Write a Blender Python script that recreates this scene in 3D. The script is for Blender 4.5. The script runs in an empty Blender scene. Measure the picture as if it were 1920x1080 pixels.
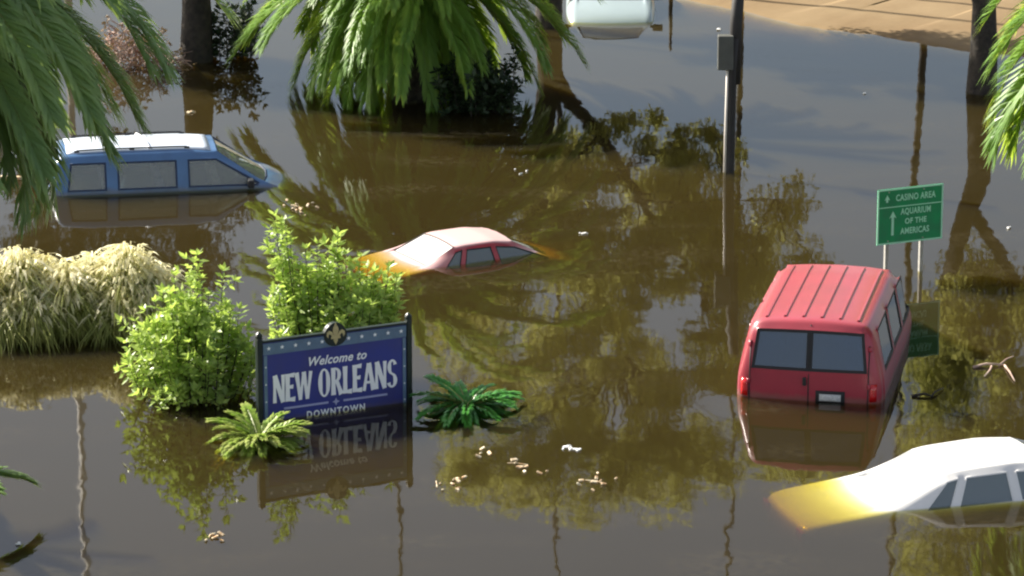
import bpy, bmesh, math, random
from mathutils import Vector, Matrix, noise
from mathutils.bvhtree import BVHTree

sc = bpy.context.scene
COL = sc.collection
PI = math.pi
R = math.radians

# ------------------------------------------------------------------ camera
F, CX, CY = 7333.0, 960.0, 540.0            # focal length in photograph pixels
H, PITCH = 14.6, R(15.0)                    # metres above the flood, tilt below horizontal
cam = bpy.data.cameras.new('camera')
cam.sensor_width = 36.0
cam.lens = 36.0 * F / 1920.0
cam.clip_start, cam.clip_end = 1.0, 6000.0
cam_o = bpy.data.objects.new('camera', cam)
COL.objects.link(cam_o)
cam_o.location = (0, 0, H)
cam_o.rotation_euler = (PI / 2 - PITCH, 0, 0)
sc.camera = cam_o

# ------------------------------------------------------------------ light
SUN_DIR = Vector((-1.25, 0.78, 1.0)).normalized()      # towards the sun: left, a little beyond
elev = math.asin(SUN_DIR.z)
azim = math.atan2(SUN_DIR.x, SUN_DIR.y)
w = bpy.data.worlds.new('World')
sc.world = w
w.use_nodes = True
nt = w.node_tree
nt.nodes.clear()
sky = nt.nodes.new('ShaderNodeTexSky')
sky.sky_type = 'NISHITA'
sky.sun_disc = False
sky.sun_elevation = elev
sky.sun_rotation = azim
sky.altitude = 0
sky.air_density = 1.0
sky.dust_density = 1.8
sky.ozone_density = 1.0
bg = nt.nodes.new('ShaderNodeBackground')
bg.inputs['Strength'].default_value = 0.066
wo = nt.nodes.new('ShaderNodeOutputWorld')
veil = nt.nodes.new('ShaderNodeMix')                  # thin high haze over the whole sky
veil.data_type = 'RGBA'
veil.blend_type = 'ADD'
sky_tc = nt.nodes.new('ShaderNodeTexCoord')
sky_xyz = nt.nodes.new('ShaderNodeSeparateXYZ')
sky_rng = nt.nodes.new('ShaderNodeMapRange')          # the haze lies above a clearer band near the horizon
sky_rng.interpolation_type = 'SMOOTHSTEP'
sky_rng.inputs[1].default_value = 0.18; sky_rng.inputs[2].default_value = 0.33
sky_rng.inputs[3].default_value = 0.30; sky_rng.inputs[4].default_value = 1.0
nt.links.new(sky_tc.outputs['Generated'], sky_xyz.inputs[0])
nt.links.new(sky_xyz.outputs[2], sky_rng.inputs[0])
nt.links.new(sky_rng.outputs[0], veil.inputs[0])
veil.inputs[7].default_value = (1.25, 0.86, 0.40, 1)
nt.links.new(sky.outputs[0], veil.inputs[6])
nt.links.new(veil.outputs[2], bg.inputs[0])
nt.links.new(bg.outputs[0], wo.inputs[0])
sun = bpy.data.lights.new('sun', 'SUN')
sun.energy = 5.0
sun.angle = R(0.53)
sun.color = (1.0, 0.93, 0.82)
sun_o = bpy.data.objects.new('sun', sun)
COL.objects.link(sun_o)
sun_o.location = (-60, 60, 60)
sun_o.rotation_euler = (-SUN_DIR).to_track_quat('-Z', 'Y').to_euler()

sc.view_settings.view_transform = 'Standard'
sc.view_settings.look = 'None'
sc.view_settings.exposure = 1.25
sc.view_settings.gamma = 1.0
sc.view_settings.use_curve_mapping = False
sc.cycles.use_denoising = True
sc.cycles.filter_width = 2.2
sc.cycles.max_bounces = 8
sc.cycles.transparent_max_bounces = 12
sc.cycles.volume_bounces = 1
sc.cycles.sample_clamp_indirect = 4.0

# ------------------------------------------------------------------ helpers
def ray(px, py):
    a, b = (px - CX) / F, -(py - CY) / F
    fw = Vector((0, math.cos(PITCH), -math.sin(PITCH)))
    up = Vector((0, math.sin(PITCH), math.cos(PITCH)))
    return Vector((a, 0, 0)) + fw + up * b

def at(px, py, z=0.0):
    d = ray(px, py)
    return Vector((0, 0, H)) + d * ((z - H) / d.z)

def at_y(px, py, y):
    d = ray(px, py)
    return Vector((0, 0, H)) + d * (y / d.y)

def tag(o, label=None, cat=None, group=None, kind=None):
    if label: o['label'] = label
    if cat: o['category'] = cat
    if group: o['group'] = group
    if kind: o['kind'] = kind
    return o

def thing(name, label, cat, loc, rz=0.0, group=None, tilt=(0, 0)):
    o = bpy.data.objects.new(name, None)
    o.empty_display_size = 0.2
    COL.objects.link(o)
    o.location = loc
    o.rotation_euler = (tilt[0], tilt[1], rz)
    return tag(o, label, cat, group)

def link(name, me, parent=None):
    o = bpy.data.objects.new(name, me)
    COL.objects.link(o)
    if parent is not None:
        o.parent = parent
    return o

class MB:
    def __init__(s):
        s.v, s.f, s.m = [], [], []
    def add(s, vs, fs, mi=0):
        b = len(s.v)
        s.v += [tuple(p) for p in vs]
        s.f += [tuple(b + i for i in f) for f in fs]
        s.m += [mi] * len(fs)
        return s
    def box(s, c, d, mi=0, rz=0.0, M=None):
        x, y, z = d[0] / 2, d[1] / 2, d[2] / 2
        vs = [Vector(p) for p in ((-x,-y,-z),(x,-y,-z),(x,y,-z),(-x,y,-z),(-x,-y,z),(x,-y,z),(x,y,z),(-x,y,z))]
        if rz:
            q = Matrix.Rotation(rz, 3, 'Z'); vs = [q @ p for p in vs]
        if M is not None:
            vs = [M @ p for p in vs]
        vs = [p + Vector(c) for p in vs]
        return s.add(vs, ((0,3,2,1),(4,5,6,7),(0,1,5,4),(1,2,6,5),(2,3,7,6),(3,0,4,7)), mi)
    def tube(s, pts, rad, n=8, mi=0, cap=True):
        pts = [Vector(p) for p in pts]
        if not hasattr(rad, '__len__'): rad = [rad] * len(pts)
        rings = []
        ref = Vector((0.13, 0.91, 0.3)).normalized()
        for i, p in enumerate(pts):
            t = (pts[min(i + 1, len(pts) - 1)] - pts[max(i - 1, 0)]).normalized()
            a = t.cross(ref)
            if a.length < 1e-3: a = t.cross(Vector((1, 0, 0)))
            a.normalize(); b = t.cross(a)
            rings.append([p + (a * math.cos(2*PI*k/n) + b * math.sin(2*PI*k/n)) * rad[i] for k in range(n)])
        vs = [q for r_ in rings for q in r_]
        fs = []
        for i in range(len(pts) - 1):
            for k in range(n):
                fs.append((i*n+k, i*n+(k+1) % n, (i+1)*n+(k+1) % n, (i+1)*n+k))
        if cap:
            fs.append(tuple(range(n - 1, -1, -1)))
            fs.append(tuple(range((len(pts)-1)*n, len(pts)*n)))
        return s.add(vs, fs, mi)
    def mesh(s, name, mats, smooth=False):
        me = bpy.data.meshes.new(name)
        me.from_pydata(s.v, [], s.f)
        for m in (mats if isinstance(mats, (list, tuple)) else [mats]):
            me.materials.append(m)
        me.polygons.foreach_set('material_index', s.m)
        if smooth:
            me.polygons.foreach_set('use_smooth', [True] * len(s.f))
        me.update()
        return me
    def build(s, name, mats, parent=None, smooth=False, bevel=0.0):
        o = link(name, s.mesh(name, mats, smooth), parent)
        if bevel:
            b = o.modifiers.new('bevel', 'BEVEL')
            b.width = bevel; b.segments = 2; b.limit_method = 'ANGLE'; b.angle_limit = R(40)
        return o

# ------------------------------------------------------------------ materials
def new_mat(name):
    m = bpy.data.materials.new(name)
    m.use_nodes = True
    m.node_tree.nodes.clear()
    return m, m.node_tree.nodes, m.node_tree.links

def pbr(name, col, rough=0.5, metal=0.0, spec=0.5, coat=0.0, var=0.0, vscale=4.0, col2=None, bump=0.0, bscale=30.0, coat_rough=0.08, detail=4.0, space='Object'):
    m, N, L = new_mat(name)
    out = N.new('ShaderNodeOutputMaterial')
    p = N.new('ShaderNodeBsdfPrincipled')
    p.inputs['Roughness'].default_value = rough
    p.inputs['Metallic'].default_value = metal
    p.inputs['Specular IOR Level'].default_value = spec
    p.inputs['Coat Weight'].default_value = coat
    p.inputs['Coat Roughness'].default_value = coat_rough
    p.inputs['Base Color'].default_value = (*col, 1)
    tc = N.new('ShaderNodeTexCoord')
    if var > 0 or col2:
        nz = N.new('ShaderNodeTexNoise')
        nz.inputs['Scale'].default_value = vscale
        nz.inputs['Detail'].default_value = detail
        L.new(tc.outputs[space], nz.inputs['Vector'])
        c2 = col2 if col2 else tuple(c * (1 - var) for c in col)
        cr = N.new('ShaderNodeMix'); cr.data_type = 'RGBA'
        rmp = N.new('ShaderNodeMapRange')
        rmp.inputs[1].default_value = 0.35; rmp.inputs[2].default_value = 0.65
        L.new(nz.outputs['Fac'], rmp.inputs[0])
        L.new(rmp.outputs[0], cr.inputs[0])
        cr.inputs[6].default_value = (*col, 1); cr.inputs[7].default_value = (*c2, 1)
        L.new(cr.outputs[2], p.inputs['Base Color'])
    if bump > 0:
        nb = N.new('ShaderNodeTexNoise'); nb.inputs['Scale'].default_value = bscale
        L.new(tc.outputs[space], nb.inputs['Vector'])
        bp = N.new('ShaderNodeBump'); bp.inputs['Strength'].default_value = bump; bp.inputs['Distance'].default_value = 0.02
        L.new(nb.outputs['Fac'], bp.inputs['Height'])
        L.new(bp.outputs[0], p.inputs['Normal'])
    L.new(p.outputs[0], out.inputs[0])
    return m

def top_glare(m, glare_col, amt, z0=0.3):  # mixes the pale glare of up-facing panels into the paint colour
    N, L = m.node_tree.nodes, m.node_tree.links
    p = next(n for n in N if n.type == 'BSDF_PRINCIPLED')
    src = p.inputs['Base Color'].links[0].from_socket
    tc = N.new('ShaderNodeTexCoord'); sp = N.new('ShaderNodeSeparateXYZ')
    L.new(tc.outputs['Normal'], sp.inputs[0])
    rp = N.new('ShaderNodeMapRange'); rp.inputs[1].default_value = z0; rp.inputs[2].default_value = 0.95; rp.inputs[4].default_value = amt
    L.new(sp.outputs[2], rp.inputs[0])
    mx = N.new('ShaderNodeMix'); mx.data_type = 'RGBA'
    L.new(rp.outputs[0], mx.inputs[0]); L.new(src, mx.inputs[6]); mx.inputs[7].default_value = (*glare_col, 1)
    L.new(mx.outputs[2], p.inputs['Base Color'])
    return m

def tide(m, mud, amt, top):
    """a ragged line of dried silt just above the flood (part coordinates have z = 0 at the water)"""
    N, L = m.node_tree.nodes, m.node_tree.links
    p = next(n for n in N if n.type == 'BSDF_PRINCIPLED')
    src = p.inputs['Base Color'].links[0].from_socket
    tc = N.new('ShaderNodeTexCoord'); sp = N.new('ShaderNodeSeparateXYZ')
    nz = N.new('ShaderNodeTexNoise'); nz.inputs['Scale'].default_value = 7.0; nz.inputs['Detail'].default_value = 5
    L.new(tc.outputs['Object'], sp.inputs[0]); L.new(tc.outputs['Object'], nz.inputs['Vector'])
    ma = N.new('ShaderNodeMath'); ma.operation = 'MULTIPLY_ADD'; ma.inputs[1].default_value = -0.12
    L.new(nz.outputs['Fac'], ma.inputs[0]); L.new(sp.outputs[2], ma.inputs[2])
    rp = N.new('ShaderNodeMapRange'); rp.inputs[1].default_value = top; rp.inputs[2].default_value = top - 0.07; rp.inputs[3].default_value = 0.0; rp.inputs[4].default_value = amt
    L.new(ma.outputs[0], rp.inputs[0])
    mx = N.new('ShaderNodeMix'); mx.data_type = 'RGBA'
    L.new(rp.outputs[0], mx.inputs[0]); L.new(src, mx.inputs[6]); mx.inputs[7].default_value = (*mud, 1)
    L.new(mx.outputs[2], p.inputs['Base Color'])

def leaf_mat(name, ca, cb, trans=0.35, rough=0.4, spec=0.4, scale=2.5, tcol=None):
    m, N, L = new_mat(name)
    out = N.new('ShaderNodeOutputMaterial')
    tc = N.new('ShaderNodeTexCoord')
    nz = N.new('ShaderNodeTexNoise'); nz.inputs['Scale'].default_value = scale; nz.inputs['Detail'].default_value = 3
    L.new(tc.outputs['Object'], nz.inputs['Vector'])
    rp = N.new('ShaderNodeMapRange'); rp.inputs[1].default_value = 0.35; rp.inputs[2].default_value = 0.65
    L.new(nz.outputs['Fac'], rp.inputs[0])
    mx = N.new('ShaderNodeMix'); mx.data_type = 'RGBA'
    L.new(rp.outputs[0], mx.inputs[0])
    mx.inputs[6].default_value = (*ca, 1); mx.inputs[7].default_value = (*cb, 1)
    p = N.new('ShaderNodeBsdfPrincipled')
    p.inputs['Roughness'].default_value = rough
    p.inputs['Specular IOR Level'].default_value = spec
    L.new(mx.outputs[2], p.inputs['Base Color'])
    t = N.new('ShaderNodeBsdfTranslucent')
    if tcol:
        t.inputs[0].default_value = (*tcol, 1)
    else:
        L.new(mx.outputs[2], t.inputs[0])
    ms = N.new('ShaderNodeMixShader'); ms.inputs[0].default_value = trans
    L.new(p.outputs[0], ms.inputs[1]); L.new(t.outputs[0], ms.inputs[2])
    L.new(ms.outputs[0], out.inputs[0])
    return m

def glass_mat(name, tint, rough=0.02, refl=1.0, film=None, film_amt=0.0):
    m, N, L = new_mat(name)
    out = N.new('ShaderNodeOutputMaterial')
    fr = N.new('ShaderNodeFresnel'); fr.inputs[0].default_value = 1.52
    mu = N.new('ShaderNodeMath'); mu.operation = 'MULTIPLY_ADD'; mu.inputs[1].default_value = refl; mu.inputs[2].default_value = 0.02; mu.use_clamp = True
    L.new(fr.outputs[0], mu.inputs[0])
    tr = N.new('ShaderNodeBsdfTransparent'); tr.inputs[0].default_value = (*tint, 1)
    gl = N.new('ShaderNodeBsdfGlossy'); gl.inputs['Roughness'].default_value = rough
    ms = N.new('ShaderNodeMixShader')
    L.new(mu.outputs[0], ms.inputs[0])
    if film:
        df = N.new('ShaderNodeBsdfDiffuse'); df.inputs[0].default_value = (*film, 1)
        m2 = N.new('ShaderNodeMixShader'); m2.inputs[0].default_value = film_amt
        L.new(tr.outputs[0], m2.inputs[1]); L.new(df.outputs[0], m2.inputs[2])
        L.new(m2.outputs[0], ms.inputs[1])
    else:
        L.new(tr.outputs[0], ms.inputs[1])
    L.new(gl.outputs[0], ms.inputs[2])
    L.new(ms.outputs[0], out.inputs[0])
    return m

def water_mat():
    m, N, L = new_mat('muddy_flood_water')
    out = N.new('ShaderNodeOutputMaterial')
    tc = N.new('ShaderNodeTexCoord')
    def nz(scale, sx, sy, detail=2.0):
        mp = N.new('ShaderNodeMapping'); mp.inputs['Scale'].default_value = (sx, sy, 1)
        L.new(tc.outputs['Object'], mp.inputs['Vector'])
        n = N.new('ShaderNodeTexNoise'); n.inputs['Scale'].default_value = scale; n.inputs['Detail'].default_value = detail
        n.inputs['Roughness'].default_value = 0.5
        L.new(mp.outputs[0], n.inputs['Vector'])
        return n.outputs['Fac']
    a = nz(1.1, 1.0, 0.8, 1.0)
    b = nz(3.2, 1.0, 0.6, 1.5)
    b2 = N.new('ShaderNodeMath'); b2.operation = 'MULTIPLY'; b2.inputs[1].default_value = 0.30
    L.new(b, b2.inputs[0])
    ad = N.new('ShaderNodeMath'); ad.operation = 'ADD'
    L.new(a, ad.inputs[0]); L.new(b2.outputs[0], ad.inputs[1])
    bp = N.new('ShaderNodeBump'); bp.inputs['Strength'].default_value = 1.0; bp.inputs['Distance'].default_value = 0.0038
    L.new(ad.outputs[0], bp.inputs['Height'])
    fr0 = N.new('ShaderNodeFresnel'); fr0.inputs[0].default_value = 1.33
    geo = N.new('ShaderNodeNewGeometry')
    fr = N.new('ShaderNodeMix'); fr.data_type = 'FLOAT'      # seen from below there is no total reflection: the surface does not refract
    L.new(geo.outputs['Backfacing'], fr.inputs[0]); L.new(fr0.outputs[0], fr.inputs[2]); fr.inputs[3].default_value = 0.06
    tr = N.new('ShaderNodeBsdfTransparent')
    gl = N.new('ShaderNodeBsdfGlossy'); gl.inputs['Roughness'].default_value = 0.026
    L.new(bp.outputs[0], gl.inputs['Normal'])
    ms = N.new('ShaderNodeMixShader')
    L.new(fr.outputs[0], ms.inputs[0]); L.new(tr.outputs[0], ms.inputs[1]); L.new(gl.outputs[0], ms.inputs[2])
    f1 = nz(0.35, 1.0, 2.2, 5.0); f2 = nz(9.0, 1.0, 0.8, 3.0)      # thin streaks of floating silt and dust
    r1 = N.new('ShaderNodeMapRange'); r1.inputs[1].default_value = 0.50; r1.inputs[2].default_value = 0.72; r1.inputs[4].default_value = 0.11
    r2 = N.new('ShaderNodeMapRange'); r2.inputs[1].default_value = 0.40; r2.inputs[2].default_value = 0.70
    L.new(f1, r1.inputs[0]); L.new(f2, r2.inputs[0])
    fm = N.new('ShaderNodeMath'); fm.operation = 'MULTIPLY'
    L.new(r1.outputs[0], fm.inputs[0]); L.new(r2.outputs[0], fm.inputs[1])
    film = N.new('ShaderNodeBsdfDiffuse'); film.inputs[0].default_value = (0.20, 0.17, 0.11, 1)
    ms2 = N.new('ShaderNodeMixShader')
    L.new(fm.outputs[0], ms2.inputs[0]); L.new(ms.outputs[0], ms2.inputs[1]); L.new(film.outputs[0], ms2.inputs[2])
    L.new(ms2.outputs[0], out.inputs['Surface'])
    vs = N.new('ShaderNodeVolumeScatter'); vs.inputs['Color'].default_value = (0.66, 0.62, 0.74, 1); vs.inputs['Density'].default_value = 0.42
    vs.inputs['Anisotropy'].default_value = 0.2
    va = N.new('ShaderNodeVolumeAbsorption'); va.inputs['Color'].default_value = (0.81, 0.755, 0.07, 1); va.inputs['Density'].default_value = 15.0
    add = N.new('ShaderNodeAddShader')
    L.new(vs.outputs[0], add.inputs[0]); L.new(va.outputs[0], add.inputs[1])
    L.new(add.outputs[0], out.inputs['Volume'])
    return m

M = {}
M['red_paint'] = pbr('red_paint', (0.42, 0.012, 0.03), 0.45, coat=0.6, coat_rough=0.25, var=0.25, vscale=2.0)
M['red_van_paint'] = pbr('red_van_paint', (0.36, 0.007, 0.032), 0.5, coat=0.7, coat_rough=0.22, var=0.2, vscale=1.5)
top_glare(M['red_paint'], (0.88, 0.72, 0.69), 0.68, 0.55)  # overexposed sunlit roof painted into the upward faces
top_glare(M['red_van_paint'], (0.62, 0.30, 0.30), 0.13)  # pinkish sheen of the lit roof, likewise put into the colour
M['white_paint'] = pbr('white_paint', (0.80, 0.80, 0.78), 0.4, coat=0.6, coat_rough=0.15, var=0.05)
M['pale_paint'] = pbr('pale_paint', (0.34, 0.43, 0.46), 0.4, coat=0.6, coat_rough=0.12, var=0.08, vscale=1.5)
M['blue_paint'] = pbr('blue_paint', (0.06, 0.165, 0.35), 0.45, coat=0.8, coat_rough=0.15, var=0.15)
M['rubber'] = pbr('black_rubber', (0.012, 0.012, 0.014), 0.6)
M['blue_seal'] = pbr('dark_blue_seal', (0.01, 0.028, 0.075), 0.5)
M['plastic'] = pbr('dark_plastic', (0.02, 0.02, 0.022), 0.45)
M['chrome'] = pbr('chrome_trim', (0.6, 0.62, 0.64), 0.2, metal=1.0)
M['grey_fabric'] = pbr('grey_seat_fabric', (0.16, 0.17, 0.27), 0.9, var=0.3)
M['tan_fabric'] = pbr('tan_seat_fabric', (0.33, 0.30, 0.24), 0.9, var=0.2)
M['tail_red'] = pbr('red_lamp_lens', (0.55, 0.008, 0.01), 0.15, coat=1.0)
M['plate'] = pbr('licence_plate_white', (0.6, 0.62, 0.62), 0.4, var=0.3, vscale=60)
M['glass'] = glass_mat('clear_car_glass', (0.30, 0.40, 0.40), refl=1.6, film=(0.30, 0.38, 0.40), film_amt=0.45)
M['pale_glass'] = glass_mat('pale_filmed_glass', (0.72, 0.80, 0.76), refl=1.6, film=(0.60, 0.66, 0.60), film_amt=0.30)  # pale film stands in for reflections and see-through brightness
M['tinted'] = glass_mat('tinted_car_glass', (0.05, 0.07, 0.10), refl=2.4, film=(0.05, 0.09, 0.22), film_amt=0.4)  # blue film paints the sky mirrored in the van windows
M['glare_glass'] = glass_mat('glare_film_glass', (0.3, 0.32, 0.3), rough=0.32, refl=1.3, film=(0.74, 0.72, 0.68), film_amt=0.8)  # white film imitates sun glare on the rear windows
M['sign_navy'] = pbr('sign_navy', (0.028, 0.042, 0.27), 0.5, col2=(0.040, 0.045, 0.20), vscale=2.2, detail=8)
M['sign_steel'] = pbr('sign_steel_blue', (0.13, 0.21, 0.32), 0.45, var=0.2, vscale=8)
M['sign_white'] = pbr('sign_white', (0.92, 0.94, 0.96), 0.5)
M['sign_lilac'] = pbr('sign_lilac', (0.38, 0.40, 0.62), 0.5)
M['gold'] = pbr('sign_gold', (0.55, 0.46, 0.22), 0.45, var=0.2, vscale=20)
M['post_dark'] = pbr('dark_green_post', (0.012, 0.022, 0.020), 0.4, var=0.2)
M['sign_green'] = pbr('road_sign_green', (0.004, 0.32, 0.11), 0.5, col2=(0.02, 0.24, 0.10), vscale=4, detail=8)
M['sign_mint'] = pbr('road_sign_reflective', (0.42, 0.86, 0.62), 0.5)
M['galv'] = pbr('galvanised_steel', (0.45, 0.44, 0.40), 0.5, metal=0.2, var=0.2, vscale=12)
M['pale_pole'] = pbr('pale_painted_steel', (0.78, 0.72, 0.64), 0.5, var=0.15)
M['dark_pole'] = pbr('weathered_dark_pole', (0.030, 0.028, 0.028), 0.7, var=0.3, vscale=6)
M['pole_grey'] = pbr('grey_weathered_pole', (0.24, 0.22, 0.20), 0.6, col2=(0.12, 0.11, 0.10), vscale=3)
M['box_grey'] = pbr('grey_cabinet', (0.10, 0.105, 0.095), 0.6, var=0.2, vscale=6)
for k_ in ('red_van_paint', 'blue_paint'): tide(M[k_], (0.13, 0.10, 0.07), 0.5, 0.03)
tide(M['sign_navy'], (0.13, 0.10, 0.07), 0.4, 0.06)
M['bark'] = pbr('dark_bark', (0.055, 0.045, 0.035), 0.9, col2=(0.025, 0.022, 0.018), vscale=7, bump=0.9, bscale=14)
M['palm_bark'] = pbr('palm_bark', (0.09, 0.075, 0.055), 0.9, col2=(0.03, 0.026, 0.02), vscale=9, bump=1.0, bscale=16)
M['dead_twig'] = pbr('dead_twig', (0.60, 0.46, 0.38), 0.8, col2=(0.34, 0.21, 0.16), vscale=3)
M['dry_leaf'] = leaf_mat('dry_leaf', (0.42, 0.30, 0.14), (0.25, 0.16, 0.08), 0.3)
M['palm_leaf'] = leaf_mat('palm_leaflet', (0.13, 0.26, 0.055), (0.22, 0.37, 0.07), 0.45, 0.40, scale=1.6, tcol=(0.52, 0.68, 0.09))
M['palm_leaf_blue'] = leaf_mat('blue_green_palm_leaflet', (0.19, 0.31, 0.14), (0.25, 0.37, 0.13), 0.45, 0.45, scale=1.6, tcol=(0.46, 0.62, 0.16))
M['palm_rib'] = pbr('palm_rib', (0.20, 0.24, 0.06), 0.5)
M['oak_leaf'] = leaf_mat('oak_leaf', (0.23, 0.27, 0.07), (0.34, 0.34, 0.10), 0.6, 0.45, scale=1.3, tcol=(0.68, 0.68, 0.20))
M['bush_leaf'] = leaf_mat('bush_leaf', (0.20, 0.32, 0.06), (0.48, 0.60, 0.17), 0.45, 0.35, scale=11.0, tcol=(0.55, 0.72, 0.14))
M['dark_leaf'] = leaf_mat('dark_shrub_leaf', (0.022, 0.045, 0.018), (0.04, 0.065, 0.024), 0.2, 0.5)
M['cycad_leaf'] = leaf_mat('cycad_leaflet', (0.05, 0.24, 0.04), (0.09, 0.33, 0.05), 0.25, 0.3)
M['cycad_yellow'] = leaf_mat('yellowing_cycad_leaflet', (0.28, 0.44, 0.05), (0.44, 0.50, 0.15), 0.4, 0.4, scale=6)
M['straw'] = leaf_mat('dry_grass_blade', (0.92, 0.89, 0.68), (0.82, 0.78, 0.46), 0.6, 0.6)
M['grass_green'] = leaf_mat('green_grass_blade', (0.17, 0.22, 0.05), (0.34, 0.36, 0.10), 0.3, 0.5)
M['litter'] = pbr('pale_litter', (0.75, 0.68, 0.48), 0.6, col2=(0.5, 0.30, 0.14), vscale=14)
M['foam'] = pbr('white_foam', (0.85, 0.85, 0.82), 0.6)
M['land'] = pbr('tan_dry_ground', (0.225, 0.158, 0.076), 0.9, col2=(0.175, 0.112, 0.046), vscale=0.5, bump=0.3, bscale=6, detail=6)
M['bed'] = pbr('silt_bed', (0.10, 0.075, 0.045), 0.9)
M['water'] = water_mat()

# ------------------------------------------------------------------ ground, dry land and flood water
g = MB()
g.add([(-3000, -600, -1.1), (3000, -600, -1.1), (3000, 5000, -1.1), (-3000, 5000, -1.1)], [(0, 1, 2, 3)])
tag(g.build('ground', M['bed']), kind='structure')

shore_px = [(1120, -30), (1200, -14), (1280, 0), (1340, 15), (1400, 27), (1450, 38), (1520, 50), (1600, 62), (1660, 73), (1720, 82), (1810, 95), (1950, 112), (2150, 136), (2500, 175)]
shore = [at(*p) for p in shore_px]
d0 = (shore[0] - shore[1]).normalized()
shore = [shore[0] + d0 * 90, shore[0] + d0 * 25] + shore
d1 = (shore[-1] - shore[-2]).normalized()
shore = shore + [shore[-1] + d1 * 40, shore[-1] + d1 * 160]
rnd = random.Random(5)
g = MB()
offs = [(-9, -1.05), (-3, -0.4), (-0.5, -0.22), (0.0, 0.0), (0.25, 0.03), (1.2, 0.09), (3, 0.18), (8, 0.35), (30, 0.6), (160, 1.0)]
rows = []
dense = []
for i in range(len(shore) - 1):
    n = 6
    for k in range(n):
        dense.append(shore[i].lerp(shore[i + 1], k / n))
for i, p in enumerate(dense):
    t = (dense[min(i + 1, len(dense) - 1)] - dense[max(i - 1, 0)]).normalized()
    nrm = Vector((-t.y, t.x, 0))
    if nrm.y < 0: nrm = -nrm
    wob = 0.35 * noise.noise((p.x * 0.9, p.y * 0.3, 0)) + 0.14 * noise.noise((p.x * 3.1, p.y * 0.9, 4))
    rows.append([p + nrm * (o + wob) + Vector((0, 0, z + 0.02 * noise.noise((p.x * 2, o, 1)))) for o, z in offs])
nv = len(offs)
g.add([q for r_ in rows for q in r_], [(i*nv+k, (i+1)*nv+k, (i+1)*nv+k+1, i*nv+k+1) for i in range(len(rows)-1) for k in range(nv-1)])
tag(g.build('terrain', M['land'], smooth=True), kind='structure')

wb = MB()
wb.box((0, 120, -0.65), (500, 420, 1.3))
tag(wb.build('water', M['water']), kind='structure')

# ------------------------------------------------------------------ cars
def stn(x, z, e, chain, crown=0.03, bow=0.0):
    """one station along a car: centre-line point, roof edge, then side points (x, y, z)"""
    return [(x, 0, z), (x + bow * 0.3, e * 0.55, z - crown * 0.3), (x + bow, e, z - crown)] + chain

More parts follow.
